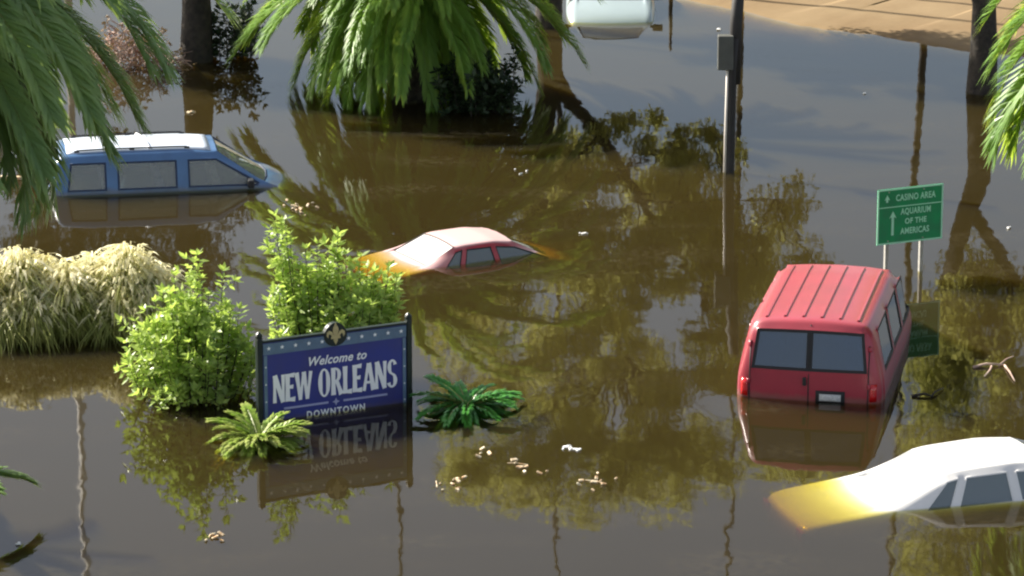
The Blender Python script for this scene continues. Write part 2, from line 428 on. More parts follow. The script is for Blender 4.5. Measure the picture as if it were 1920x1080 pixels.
def car_body(root, stations, windows, paint, seal, creases, top_name='body', vcrease={2: 0.25, 4: 0.35}, inset=0.035, vcorner=1.0):
    """stations: half sections; windows: list of (name, material, cells[(u, v, side)]); returns the body object and a BVH"""
    nh = len(stations[0]) - 1
    nvv = 2 * nh + 1
    bm = bmesh.new()
    cr = bm.edges.layers.float.new('crease_edge')
    cv = bm.verts.layers.float.new('crease_vert')
    grid = []
    for s in stations:
        row = [None] * nvv
        for v, (x, y, z) in enumerate(s):
            row[nh + v] = bm.verts.new((x, y, z))
            if v: row[nh - v] = bm.verts.new((x, -y, z))
        grid.append(row)
    cell = {}
    for u in range(len(stations) - 1):
        for c in range(nvv - 1):
            q = [grid[u][c], grid[u + 1][c], grid[u + 1][c + 1], grid[u][c + 1]]
            try:
                fa = bm.faces.new(q)
            except ValueError:
                continue
            fa.material_index = 0
            cell[(u, c)] = fa
    bm.edges.ensure_lookup_table()
    def ecr(a, b, val):
        e = bm.edges.get((a, b))
        if e: e[cr] = max(e[cr], val)
    for u, val in creases.items():
        for c in range(nvv - 1):
            ecr(grid[u][c], grid[u][c + 1], val)
    for v, val in vcrease.items():
        for u in range(len(stations) - 1):
            ecr(grid[u][nh + v], grid[u + 1][nh + v], val)
            ecr(grid[u][nh - v], grid[u + 1][nh - v], val)
    bmesh.ops.recalc_face_normals(bm, faces=bm.faces)
    # make sure outside is out
    up = max(bm.faces, key=lambda f: f.calc_center_median().z)
    if up.normal.z < 0:
        bmesh.ops.reverse_faces(bm, faces=bm.faces)
    rims = {}
    for i, (nm, mat, cells) in enumerate(windows):
        fs = []
        for (u, v, side) in cells:
            c = nh + v if side > 0 else nh - v - 1
            fa = cell.get((u, c))
            if fa and fa.is_valid: fs.append(fa)
        r_ = bmesh.ops.inset_region(bm, faces=fs, thickness=inset, depth=0.0, use_even_offset=True, use_boundary=True)
        for fa in r_['faces']: fa.material_index = 1
        rims[i] = list(r_['faces'])
        for fa in fs: fa.material_index = 2 + i
        es = set(e for fa in fs for e in fa.edges if any(f2.material_index == 1 for f2 in e.link_faces))
        for e in es: e[cr] = 1.0
        for fa in r_['faces']:
            for v_ in fa.verts: v_[cv] = vcorner
            for e in fa.edges:
                if any(f2.material_index == 0 for f2 in e.link_faces): e[cr] = 1.0
    panes = {}
    for i in range(len(windows)):
        vv, ff, idx = [], [], {}
        for fa in bm.faces:
            if fa.material_index != 2 + i: continue
            f_ = []
            for v_ in fa.verts:
                if v_ not in idx:
                    idx[v_] = len(vv)
                    nn = Vector((0, 0, 0))
                    for f2 in v_.link_faces:
                        if f2.material_index == 2 + i: nn += f2.normal
                    vv.append(v_.co - nn.normalized() * 0.012)
                f_.append(idx[v_])
            ff.append(f_)
        rv, rf, ridx = [], [], {}
        for fa in rims[i]:
            if not fa.is_valid: continue
            f_ = []
            for v_ in fa.verts:
                if v_ not in ridx:
                    ridx[v_] = len(rv)
                    rv.append(v_.co - v_.normal * 0.002)
                f_.append(ridx[v_])
            rf.append(f_)
        panes[i] = (vv, ff, rv, rf)
    me = bpy.data.meshes.new('cage')
    bm.to_mesh(me); bm.free()
    tmp = bpy.data.objects.new('cage', me)
    COL.objects.link(tmp)
    ss = tmp.modifiers.new('s', 'SUBSURF'); ss.levels = 3; ss.render_levels = 3
    dg = bpy.context.evaluated_depsgraph_get()
    ev = tmp.evaluated_get(dg)
    em = ev.to_mesh()
    vs = [v.co.copy() for v in em.vertices]
    ns = [v.normal.copy() for v in em.vertices]
    polys = [(tuple(p.vertices), p.material_index) for p in em.polygons]
    ev.to_mesh_clear()
    bpy.data.objects.remove(tmp)
    bpy.data.meshes.remove(me)
    bvh = BVHTree.FromPolygons(vs, [p for p, _ in polys])
    def sub(name, mi, mat, parent, push=0.0):
        idx, vv, ff = {}, [], []
        for p, m_ in polys:
            if m_ != mi: continue
            f_ = []
            for k in p:
                if k not in idx:
                    idx[k] = len(vv); vv.append(vs[k] - ns[k] * push)
                f_.append(idx[k])
            ff.append(f_)
        if not ff: return None
        b = MB(); b.add(vv, ff)
        return b.build(name, mat, parent, smooth=True)
    body = sub('body', 0, paint, root)
    for i, (nm, mat, cells) in enumerate(windows):
        if not panes[i][1]: continue
        b = MB(); b.add(panes[i][0], panes[i][1])
        wo_ = b.build(nm, mat, root, smooth=True)
        b = MB(); b.add(panes[i][2], panes[i][3])
        so_ = b.build('seal', seal, wo_)
        sm_ = so_.modifiers.new('solid', 'SOLIDIFY'); sm_.thickness = 0.012; sm_.offset = -1
    return body, bvh

def hit(bvh, o, d):
    r_ = bvh.ray_cast(Vector(o), Vector(d).normalized())
    return r_[0], r_[1]

def mirror_part(root, x, y, z, s=1, paint='plastic'):
    b = MB()
    b.box((x, y + s * 0.10, z), (0.10, 0.20, 0.13))
    b.box((x + 0.01, y + s * 0.0, z - 0.03), (0.05, 0.10, 0.05))
    return b.build('side_mirror', M[paint], root, bevel=0.02)

def seat_part(root, x, y, z0, mat):
    b = MB()
    T = Matrix.Rotation(-0.2, 3, 'Y')
    b.box((x, y, z0 + 0.30), (0.13, 0.48, 0.62), M=T)
    b.box((x - 0.08, y, z0 + 0.70), (0.10, 0.26, 0.18), M=T)
    return b.build('seat', mat, root, bevel=0.04)

# ---- red passenger van, seen from behind ----------------------------------
def sedan_side(x, top_x, top_z, ytop=0.60, ybelt=0.78, zb=0.95, w=0.86):
    return [(top_x, ytop, top_z), (x, ybelt, zb), (x, w, zb - 0.12), (x, w - 0.02, 0.25)]

pl, pr = at(1380, 742), at(1652, 757)
ctr = (pl + pr) / 2
hd = math.atan2(0.20, 0.98)               # heading turns a little to the right of straight away
hx, hy = math.sin(hd), math.cos(hd)
WD = 0.88
vz = lambda z: z - WD
van = thing('passenger_van', 'red passenger van with ribbed roof seen from behind, sunk to its licence plate', 'van',
            (ctr.x + hx * 2.2, ctr.y + hy * 2.2, 0), PI / 2 - hd, tilt=(0, 0))
def vside(x, zt=1.77, yt=0.835, zb=1.20, yb=0.955):
    return [(x, yt, vz(zt)), (x, yb, vz(zb)), (x, 0.985, vz(0.92)), (x, 0.95, vz(0.25))]
S = [
    stn(-2.24, vz(0.30), 0.74, [(-2.20, 0.86, vz(0.30)), (-2.14, 0.92, vz(0.30)), (-2.05, 0.94, vz(0.29)), (-1.98, 0.93, vz(0.24))], 0.0, 0.03),
    stn(-2.26, vz(0.95), 0.76, [(-2.20, 0.88, vz(0.95)), (-2.14, 0.94, vz(0.95)), (-2.06, 0.965, vz(0.88)), (-1.98, 0.94, vz(0.24))], 0.0, 0.03),
    stn(-2.23, vz(1.27), 0.76, [(-2.17, 0.87, vz(1.26)), (-2.11, 0.935, vz(1.20)), (-2.03, 0.965, vz(0.90)), (-1.96, 0.94, vz(0.24))], 0.0, 0.03),
    stn(-2.12, vz(1.80), 0.70, [(-2.06, 0.80, vz(1.74)), (-2.02, 0.93, vz(1.20)), (-1.97, 0.965, vz(0.91)), (-1.94, 0.94, vz(0.25))], 0.02, 0.03),
    stn(-2.02, vz(1.91), 0.70, vside(-1.95), 0.035),
]
for x in (-1.78, -0.78, -0.66, 0.32, 0.44):
    S.append(stn(x, vz(1.93), 0.72, vside(x), 0.04))
S.append(stn(0.92, vz(1.90), 0.71, vside(1.05), 0.04))
S.append(stn(1.62, vz(1.26), 0.80, [(1.52, 0.86, vz(1.25)), (1.52, 0.93, vz(1.17)), (1.55, 0.965, vz(0.90)), (1.55, 0.94, vz(0.25))], 0.02, -0.06))
S.append(stn(2.25, vz(1.05), 0.78, [(2.15, 0.85, vz(1.03)), (2.1, 0.90, vz(0.98)), (2.05, 0.93, vz(0.82)), (2.05, 0.92, vz(0.25))], 0.02, -0.06))
S.append(stn(2.36, vz(0.35), 0.78, [(2.3, 0.84, vz(0.35)), (2.25, 0.88, vz(0.34)), (2.2, 0.90, vz(0.32)), (2.15, 0.90, vz(0.25))], 0.0, -0.04))
wins = []
for s in (1, -1):
    wins.append(('rear_window', M['tinted'], [(2, 0, s), (2, 1, s)]))
    wins.append(('side_window', M['tinted'], [(5, 3, s)]))
    wins.append(('side_window', M['tinted'], [(7, 3, s)]))
    wins.append(('side_window', M['tinted'], [(9, 3, s), (10, 3, s)]))
wins.append(('windshield', M['tinted'], [(10, v, s) for v in (0, 1) for s in (1, -1)]))
body, bvh = car_body(van, S, wins, M['red_van_paint'], M['rubber'], {3: 0.3, 4: 0.35, 1: 0.2}, inset=0.04)
for k in range(6):                                      # pressed ribs along the roof
    y = -0.60 + 0.24 * k
    b = MB()
    pts = []
    for i in range(13):
        x = -1.90 + (0.80 + 1.90) * i / 12
        h_, n_ = hit(bvh, (x, y, 3), (0, 0, -1))
        pts.append(h_ + Vector((0, 0, 0.002)))
    vs, fs = [], []
    for i, p in enumerate(pts):
        for dy, dz in ((-0.022, -0.004), (-0.012, 0.016), (0.012, 0.016), (0.022, -0.004)):
            vs.append(p + Vector((0, dy, dz)))
    for i in range(len(pts) - 1):
        for j in range(3):
            fs.append((i*4+j, i*4+j+1, (i+1)*4+j+1, (i+1)*4+j))
    b.add(vs, fs)
    b.build('roof_rib', M['red_van_paint'], van, smooth=False)
def rear_patch(y0, y1, z0, z1, name, mat, push=0.012, x=-4, parent=van, nseg=3, bv=bvh):
    b = MB(); vs, fs = [], []
    for i in range(nseg + 1):
        for j in range(nseg + 1):
            p, n_ = hit(bv, (x, y0 + (y1 - y0) * i / nseg, z0 + (z1 - z0) * j / nseg), (1, 0, 0))
            if p is None: p = vs[-1] + Vector((push, 0, 0))
            vs.append(p - Vector((push, 0, 0)))
    fs = [(i*(nseg+1)+j, i*(nseg+1)+j+1, (i+1)*(nseg+1)+j+1, (i+1)*(nseg+1)+j) for i in range(nseg) for j in range(nseg)]
    b.add(vs, fs)
    o = b.build(name, mat, parent, smooth=True)
    so = o.modifiers.new('solid', 'SOLIDIFY'); so.thickness = 0.02; so.offset = -1 if False else 0
    return o
for s in (1, -1):
    tl = rear_patch(s * 0.80, s * 0.885, vz(0.90), vz(1.13), 'taillight', M['tail_red'])
rear_patch(-0.006, 0.006, vz(0.60), vz(1.86), 'door_seam', M['rubber'], push=0.002)
for s in (1, -1):
    rear_patch(s * 0.775 - 0.006, s * 0.775 + 0.006, vz(0.60), vz(1.62), 'door_seam', M['rubber'], push=0.002)
    for zz in (1.10, 1.58):
        rear_patch(s * 0.79 - 0.02, s * 0.79 + 0.02, vz(zz) - 0.03, vz(zz) + 0.03, 'hinge', M['red_van_paint'], push=0.02)
rec = rear_patch(-0.48, -0.10, vz(0.84), vz(1.025), 'plate_recess', M['rubber'], push=0.004)
rear_patch(-0.43, -0.15, vz(0.895), vz(0.985), 'licence_plate', M['plate'], push=0.022)
b = MB(); p, n_ = hit(bvh, (-4, 0.05, vz(1.14)), (1, 0, 0)); b.box(p + Vector((-0.02, 0, 0)), (0.03, 0.05, 0.11)); b.build('door_handle', M['plastic'], van, bevel=0.008)
for y in (0.42, -0.42):
    seat_part(van, 0.3, y, vz(0.75), M['grey_fabric'])

# ---- blue minivan ----------------------------------------------------------
WD2 = 1.02
bz = lambda z: z - WD2
pf = at(508, 352)
hd2 = R(9.5)
fx, fy = math.cos(hd2), math.sin(hd2)
# pf is the windshield base at the near side: local (1.35, -0.85)
loc = Vector((pf.x, pf.y, 0)) - Vector((fx * 1.35 + fy * 0.85, fy * 1.35 - fx * 0.85, 0))
M['roof_sunlit'] = pbr('sunlit_roof_tone', (0.60, 0.68, 0.78), 0.55, coat=0.4, coat_rough=0.3, var=0.1)  # brightness of the sunlit roof put into the panel colour
def minivan(label, loc, hd, paint, seal, roof):
    mini = thing('minivan', label, 'minivan', loc, hd)
    def mside(x, zt=1.50, yt=0.70, zb=1.07, yb=0.845, tx=None):
        return [(x if tx is None else tx, yt, bz(zt)), (x, yb, bz(zb)), (x, 0.885, bz(0.82)), (x, 0.86, bz(0.25))]
    S = [
        stn(-2.24, bz(0.35), 0.68, [(-2.2, 0.78, bz(0.35)), (-2.14, 0.84, bz(0.35)), (-2.06, 0.86, bz(0.33)), (-2.0, 0.84, bz(0.25))], 0, 0.04),
        stn(-2.24, bz(1.02), 0.68, [(-2.18, 0.78, bz(1.02)), (-2.12, 0.835, bz(1.0)), (-2.04, 0.87, bz(0.8)), (-1.98, 0.85, bz(0.25))], 0, 0.04),
        stn(-2.08, bz(1.52), 0.62, [(-2.02, 0.69, bz(1.48)), (-2.06, 0.83, bz(1.05)), (-2.0, 0.87, bz(0.82)), (-1.95, 0.85, bz(0.25))], 0.01, 0.04),
        stn(-1.95, bz(1.645), 0.60, mside(-1.95, tx=-1.90), 0.04),
        stn(-1.84, bz(1.665), 0.61, mside(-1.88, tx=-1.82), 0.04),
    ]
    for x in (-1.25, -1.08, -0.13, 0.04):
        S.append(stn(x, bz(1.68), 0.61, mside(x), 0.04))
    S.append(stn(0.52, bz(1.64), 0.59, mside(0.72, tx=0.50), 0.045))
    S.append(stn(1.38, bz(1.10), 0.72, [(1.18, 0.78, bz(1.10)), (1.14, 0.84, bz(1.06)), (1.2, 0.88, bz(0.82)), (1.2, 0.86, bz(0.25))], 0.02, -0.12))
    S.append(stn(2.05, bz(0.90), 0.72, [(1.95, 0.78, bz(0.88)), (1.9, 0.82, bz(0.85)), (1.85, 0.85, bz(0.75)), (1.85, 0.84, bz(0.25))], 0.02, -0.1))
    S.append(stn(2.2, bz(0.4), 0.7, [(2.1, 0.76, bz(0.4)), (2.05, 0.8, bz(0.39)), (2.0, 0.82, bz(0.35)), (1.95, 0.82, bz(0.25))], 0, -0.08))
    wins = []
    for s in (1, -1):
        wins.append(('side_window', M['pale_glass'], [(4, 3, s)]))
        wins.append(('side_window', M['pale_glass'], [(6, 3, s)]))
        wins.append(('side_window', M['pale_glass'], [(8, 3, s), (9, 3, s)]))
    wins.append(('rear_window', M['pale_glass'], [(1, v, s) for v in (0, 1) for s in (1, -1)]))
    wins.append(('windshield', M['pale_glass'], [(9, v, s) for v in (0, 1) for s in (1, -1)]))
    body, bvh = car_body(mini, S, wins, paint, seal, {2: 0.3, 3: 0.3}, inset=0.03)
    # roof skin; the blue van's has its sunlit paleness in the colour
    b = MB(); vs = []; nx, ny = 22, 8
    for i in range(nx + 1):
        for j in range(ny + 1):
            x = -1.86 + (0.42 + 1.86) * i / nx; y = -0.555 + 1.11 * j / ny
            h_, n_ = hit(bvh, (x, y, 3), (0, 0, -1)); vs.append(h_ + Vector((0, 0, 0.004)))
    b.add(vs, [(i*(ny+1)+j, (i+1)*(ny+1)+j, (i+1)*(ny+1)+j+1, i*(ny+1)+j+1) for i in range(nx) for j in range(ny)])
    ro = b.build('roof_panel', roof, mini, smooth=True)
    so = ro.modifiers.new('solid', 'SOLIDIFY'); so.thickness = 0.008; so.offset = 0
    for s in (1, -1):
        b = MB(); pts = []
        for i in range(9):
            x = -1.7 + 1.75 * i / 8
            h_, n_ = hit(bvh, (x, s * 0.53, 3), (0, 0, -1)); pts.append(h_ + Vector((0, 0, 0.035)))
        b.tube(pts, 0.014, 6)
        for i in (0, 4, 8): b.box(pts[i] - Vector((0, 0, 0.02)), (0.08, 0.025, 0.04))
        b.build('roof_rail', M['plastic'], mini)
    b = MB(); h_, n_ = hit(bvh, (-0.62, 0, 3), (0, 0, -1))
    b.tube([(-0.55, -0.53, h_.z - 0.01), (-0.60, -0.2, h_.z + 0.045), (-0.66, 0.2, h_.z + 0.045), (-0.68, 0.53, h_.z - 0.01)], 0.024, 6)
    b.build('rack_crossbar', M['sign_white'], mini)
    mirror_part(mini, 1.02, -0.84, bz(1.13), -1); mirror_part(mini, 1.02, 0.84, bz(1.13), 1)
    for x in (-1.2, -0.35, 0.55):
        for y in (0.38, -0.38):
            seat_part(mini, x, y, bz(0.55), M['grey_fabric'] if x < 0 else M['tan_fabric'])
    return mini
minivan('blue minivan with pale roof and roof rack, flooded to its window sills', loc, hd2, M['blue_paint'], M['blue_seal'], M['roof_sunlit'])

# ---- sedans ----------------------------------------------------------------
def sedan(name, label, cat, loc, rz, tilt, paint, glass, rearglass, depth, scale=(1, 1, 1), trunk=(0.86, 0.95), boxy=0.0, seal='rubber', roofz=1.40, qwin=True, mirrors=True, belt=0.955, tail=0.0):
    z_ = lambda z: z - depth
    root = thing(name, label, cat, loc, rz, tilt=tilt)
    k, wy, _ = scale
    def sd(x, zt, tx, yt=0.575 + boxy * 0.05, zb=belt, yb=0.765):
        return [(tx * k, yt * wy, z_(zt)), (x * k, yb * wy, z_(zb)), (x * k, 0.85 * wy, z_(zb - 0.13)), (x * k, 0.83 * wy, z_(0.25))]
    zr = roofz
    rt = zr - 0.10                                       # side glass top
    S = [
        stn((-2.28 - tail) * k, z_(0.40), 0.62 * wy, [((-2.25 - tail)*k, 0.70*wy, z_(0.40)), (-2.2*k, 0.76*wy, z_(0.40)), (-2.14*k, 0.80*wy, z_(0.37)), (-2.08*k, 0.80*wy, z_(0.25))], 0, 0.03),
        stn((-2.26 - tail) * k, z_(trunk[0]), 0.60 * wy, [((-2.2 - tail)*k, 0.70*wy, z_(trunk[0]-0.01)), ((-2.14 - tail)*k, 0.75*wy, z_(trunk[0]-0.03)), (-2.06*k, 0.81*wy, z_(0.75)), (-2.02*k, 0.81*wy, z_(0.25))], 0.005, 0.03),
        stn(-1.28 * k, z_(trunk[1] + 0.02), 0.58 * wy, [(-1.30*k, 0.66*wy, z_(trunk[1]+0.01)), (-1.30*k, 0.75*wy, z_(trunk[1]-0.01)), (-1.3*k, 0.84*wy, z_(0.80)), (-1.3*k, 0.83*wy, z_(0.25))], 0.01),
        stn(-0.72 * k, z_(zr - 0.03), 0.52 * wy, sd(-1.02, rt - 0.03, -0.72), 0.03),
        stn(-0.62 * k, z_(zr - 0.01), 0.53 * wy, sd(-0.72, rt, -0.58), 0.035),
        stn(-0.52 * k, z_(zr), 0.53 * wy, sd(-0.63, rt, -0.50), 0.035),
        stn(-0.02 * k, z_(zr + 0.02), 0.535 * wy, sd(0.00, rt + 0.01, -0.03), 0.035),
        stn(0.07 * k, z_(zr + 0.02), 0.535 * wy, sd(0.09, rt + 0.01, 0.06), 0.035),
        stn(0.42 * k, z_(zr - 0.01), 0.52 * wy, sd(0.70, rt - 0.02, 0.44), 0.04),
        stn(1.22 * k, z_(0.99), 0.62 * wy, [(1.06*k, 0.69*wy, z_(0.985)), (1.02*k, 0.76*wy, z_(0.955)), (1.05*k, 0.85*wy, z_(0.82)), (1.05*k, 0.83*wy, z_(0.25))], 0.015, -0.1),
        stn(2.12 * k, z_(0.83), 0.60 * wy, [(2.05*k, 0.68*wy, z_(0.82)), (2.0*k, 0.74*wy, z_(0.80)), (1.95*k, 0.80*wy, z_(0.7)), (1.9*k, 0.8*wy, z_(0.25))], 0.01, -0.06),
        stn(2.28 * k, z_(0.42), 0.60 * wy, [(2.2*k, 0.68*wy, z_(0.42)), (2.15*k, 0.74*wy, z_(0.41)), (2.1*k, 0.78*wy, z_(0.38)), (2.05*k, 0.78*wy, z_(0.25))], 0, -0.05),
    ]
    wins = []
    for s in (1, -1):
        if qwin: wins.append(('quarter_window', glass, [(3, 3, s)]))
        wins.append(('side_window', glass, [(5, 3, s)]))
        wins.append(('side_window', glass, [(7, 3, s), (8, 3, s)]))
    wins.append(('rear_window', rearglass, [(2, v, s) for v in (0, 1) for s in (1, -1)]))
    wins.append(('windshield', glass, [(8, v, s) for v in (0, 1) for s in (1, -1)]))
    body, bvh = car_body(root, S, wins, paint, M[seal], {1: 0.45, 2: 0.25, 3: 0.3 + boxy * 0.3, 9: 0.25}, inset=0.014, vcorner=1.0, vcrease={2: 0.25 + boxy * 0.4, 4: 0.35})
    for y in (0.36, -0.36):
        seat_part(root, 0.1, y * wy, z_(0.36), M['tan_fabric'])
    for s in ((1, -1) if mirrors else ()):
        mirror_part(root, 0.98 * k, s * 0.78 * wy, z_(1.02), s)
    for s in (1, -1):
        b = MB(); p, n_ = hit(bvh, (-4, s * 0.6 * wy, z_(0.72)), (1, 0, 0))
        if p: b.box(p + Vector((0.0, 0, 0)), (0.05, 0.22, 0.14)); b.build('taillight', M['tail_red'], root, bevel=0.01)
    return root, bvh, z_

def place(px_pt, lx, ly, rz, k=1.0):
    """root location so that local point (lx, ly) at water level lands on the given photo point"""
    p = at(*px_pt)
    c, s = math.cos(rz), math.sin(rz)
    return Vector((p.x - (c * lx - s * ly), p.y - (s * lx + c * ly), 0))

# red sedan (compact): rear-window base corner near side at (802, 499)
rz = R(29)
kk = 0.86
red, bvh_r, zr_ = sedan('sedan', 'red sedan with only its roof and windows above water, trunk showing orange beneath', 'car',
    place((806, 503), -1.28 * kk, -0.70 * 0.92, rz), rz, (R(0.0), R(2.4)), M['red_paint'], M['glass'], M['glare_glass'], 1.03, (kk, 0.92, 1), trunk=(0.875, 0.98), roofz=1.29, mirrors=False)

# white sedan lower right
rz = R(15.5)
kk = 1.12
wh, bvh_w, zw_ = sedan('sedan', 'white sedan at the lower right, its sunken trunk turning yellow under the water', 'car',
    place((1691, 958), -1.28 * kk, -0.76, rz), rz, (0, R(-1.6)), M['white_paint'], M['glass'], M['glare_glass'], 0.90, (kk, 1.0, 1), trunk=(0.866, 0.952), boxy=1.0, roofz=1.32, tail=0.13, seal='white_paint', belt=0.89)

# white car facing the camera at the top edge
rz = R(-91)
tp, bvh_t, zt_ = sedan('sedan', 'pale white car facing the camera at the top edge, hood just above the water', 'car',
    place((1146, 44), 2.15, 0, rz), rz, (0, R(0.5)), M['pale_paint'], M['glass'], M['glass'], 0.70, (1.0, 1.05, 1), roofz=1.38)

# pale minivan poking in at the left edge, tail to the right
rz = R(184)
minivan('pale minivan mostly out of frame at the left edge, only its tail showing', place((26, 250), -2.2, 0.75, rz), rz, M['pale_paint'], M['rubber'], M['pale_paint'])

# ------------------------------------------------------------------ lettering
def text_mesh(txt, size, bold=0.0, shear=0.0, sx=1.0, space=1.0):
    cu = bpy.data.curves.new('txt', 'FONT')
    cu.body = txt; cu.size = size; cu.shear = shear; cu.offset = bold
    cu.align_x = 'CENTER'; cu.space_character = space
    cu.extrude = 0.002; cu.resolution_u = 3
    o = bpy.data.objects.new('txt', cu); COL.objects.link(o)
    dg = bpy.context.evaluated_depsgraph_get()
    me = bpy.data.meshes.new_from_object(o.evaluated_get(dg))
    bpy.data.objects.remove(o); bpy.data.curves.remove(cu)
    for v in me.vertices: v.co.x *= sx
    return me

def put_text(name, me, mat, parent, x, z, y):
    """local sign frame: x along the panel, z up, facing -y"""
    me.materials.clear(); me.materials.append(mat)
    o = link(name, me, parent)
    o.location = (x, y, z)
    o.rotation_euler = (PI / 2, 0, 0)
    return o

def glyph_polys(ch, a=0.0):
    """condensed flared capitals on a unit-high cell: list of polygons, cell width"""
    def bar(x0, y0, x1, y1, w0, w1, mid=0.82):
        d = Vector((x1 - x0, y1 - y0)); n = Vector((-d.y, d.x)).normalized()
        m = Vector(((x0 + x1) / 2, (y0 + y1) / 2)); w0, w1 = w0 * 0.98, w1 * 0.98; wm = (w0 + w1) / 2 * mid
        A, B = Vector((x0, y0)), Vector((x1, y1))
        return [A - n*w0/2, m - n*wm/2, B - n*w1/2, B + n*w1/2, m + n*wm/2, A + n*w0/2]
    def arc(cx, cy, rx, ry, a0, a1, w0, w1, n=14):
        o_, i_ = [], []
        for k in range(n + 1):
            t = a0 + (a1 - a0) * k / n; ww = w0 + (w1 - w0) * abs(math.cos(t))
            o_.append(Vector((cx + rx * math.cos(t), cy + ry * math.sin(t))))
            i_.append(Vector((cx + (rx - ww) * math.cos(t), cy + (ry - w0 * 0.8) * math.sin(t))))
        return [[o_[k], o_[k+1], i_[k+1], i_[k]] for k in range(n)]
    def hb(x0, x1, y, h_, tip):
        return [Vector((x0, y - h_/2)), Vector((x1, y - tip/2)), Vector((x1 + 0.02, y + tip/2)), Vector((x0, y + h_/2))]
    T, t = 0.17, 0.12
    if ch == 'N': return [bar(0.07, 0, 0.07, 1, 0.15, 0.12), bar(0.42, 0, 0.42, 1, 0.12, 0.15), bar(0.08, 1.0, 0.41, 0.0, 0.19, 0.17, 1.0)], 0.51
    if ch == 'E': return [bar(0.09, 0, 0.09, 1, 0.20, 0.20), hb(0.1, 0.36, 0.94, 0.10, 0.17), hb(0.1, 0.31, 0.52, 0.10, 0.15), hb(0.1, 0.38, 0.06, 0.10, 0.18)], 0.43
    if ch == 'W': return [bar(0.03, 1, 0.18, 0, 0.18, 0.14), bar(0.18, 0, 0.33, 1, 0.13, 0.12), bar(0.33, 1, 0.47, 0, 0.18, 0.14), bar(0.47, 0, 0.62, 1, 0.13, 0.14)], 0.68
    if ch == 'O': return arc(0.25, 0.5, 0.25, 0.52, 0, 2 * PI, 0.09, 0.17, 26), 0.54
    if ch == 'R': return [bar(0.09, 0, 0.09, 1, 0.20, 0.19), bar(0.24, 0.48, 0.42, 0, 0.15, 0.21)] + arc(0.17, 0.735, 0.235, 0.265, -PI/2, PI/2, 0.10, 0.15), 0.49
    if ch == 'L': return [bar(0.09, 0, 0.09, 1, 0.19, 0.20), hb(0.1, 0.36, 0.06, 0.10, 0.19)], 0.40
    if ch == 'A': return [bar(0.04, 0, 0.23, 1, 0.13, 0.13), bar(0.25, 1, 0.44, 0, 0.18, 0.21), hb(0.12, 0.36, 0.30, 0.09, 0.09)], 0.50
    if ch == 'S': return (arc(0.22, 0.74, 0.20, 0.28, R(20), R(270), 0.10, 0.15) + arc(0.20, 0.25, 0.22, 0.27, R(-160), R(90), 0.10, 0.16)), 0.44
    return [], 0.24

def lettering(name, txt, width, height, mat, parent, xc, z, y):
    parts, x, k = [], 0.0, 0
    for ch in txt:
        ps, w_ = glyph_polys(ch)
        parts.append((ps, x)); x += w_
    tot = x
    b = MB()
    for ps, x0 in parts:
        for p in ps:
            k += 1
            dep = -0.0007 * (k % 9)
            pts = [((q.x + x0) / tot * width - width / 2 + xc, y + dep, z + q.y * height) for q in p]
            n = len(pts)
            back = [(a_, y + 0.004, c_) for a_, _, c_ in pts]
            b.add(pts + back, [tuple(range(n))] + [(i, (i+1) % n, n + (i+1) % n, n + i) for i in range(n)])
    return b.build(name, mat, parent)

# ------------------------------------------------------------------ welcome sign
A, B = at(485, 791), at(769, 751)
dv = B - A
SW = dv.length
srz = math.atan2(dv.y, dv.x)
sgn = thing('welcome_sign', 'navy welcome sign with white NEW ORLEANS lettering standing in the flood', 'sign', (A + B) / 2 + Vector((0, 0, -0.06)), srz)
hw = SW / 2
PT = 1.10                                                    # panel top above the water
b = MB(); b.box((0, 0, (PT - 0.5) / 2), (SW - 0.12, 0.05, PT + 0.5)); b.build('panel', M['sign_navy'], sgn, bevel=0.006)
for s in (-1, 1):
    b = MB(); b.box((s * (hw - 0.02), 0, 0.09), (0.075, 0.09, 2.16)); 
    b.build('post', M['post_dark'], sgn, bevel=0.012)
    b = MB()
    b.tube([(s*(hw-0.02), 0, 1.17), (s*(hw-0.02), 0, 1.20), (s*(hw-0.02), 0, 1.225), (s*(hw-0.02), 0, 1.25)], [0.048, 0.05, 0.035, 0.008], 8)
    b.build('post_cap', M['post_dark'], sgn)
b = MB(); b.box((0, -0.002, PT + 0.018), (SW - 0.10, 0.075, 0.032)); b.build('top_rail', M['post_dark'], sgn, bevel=0.006)
b = MB(); b.box((0, -0.030, 1.015), (SW - 0.13, 0.012, 0.15)); b.build('star_band', M['sign_steel'], sgn)
for s in (-1, 1):
    b = MB(); b.box((s * (hw - 0.095), -0.030, 0.25), (0.045, 0.010, 1.36)); b.build('edge_band', M['sign_steel'], sgn)
def star(cx, cz, r1, y, b, n=5, r2=0.42):
    pts = [(cx, y, cz)] + [(cx + (r1 if k % 2 == 0 else r1 * r2) * math.sin(PI * k / n), y, cz + (r1 if k % 2 == 0 else r1 * r2) * math.cos(PI * k / n)) for k in range(2 * n)]
    b.add(pts, [(0, 1 + k, 1 + (k + 1) % (2 * n)) for k in range(2 * n)])
for k in range(11):
    if k == 5: continue
    b = MB(); star(-hw + 0.14 + (SW - 0.28) * k / 10, 1.025, 0.032, -0.040, b); b.build('star', M['sign_white'], sgn)
for s in (-1, 1):
    for z in (0.78, 0.55, 0.32, 0.10):
        b = MB(); star(s * (hw - 0.095), z, 0.016, -0.039, b); b.build('star', M['sign_white'], sgn)
me = text_mesh('Welcome to', 0.165, 0.0035, 0.32, 0.94, 1.05)
put_text('welcome_lettering', me, M['sign_white'], sgn, 0.015, 0.72, -0.030)
lettering('city_lettering', 'NEW ORLEANS', SW * 0.82, 0.365, M['sign_white'], sgn, 0.0, 0.288, -0.032)
for s in (-1, 1):
    b = MB(); b.box((s * SW * 0.195, -0.031, 0.20), (SW * 0.29, 0.012, 0.026)); b.build('rule_line', M['sign_lilac'], sgn)
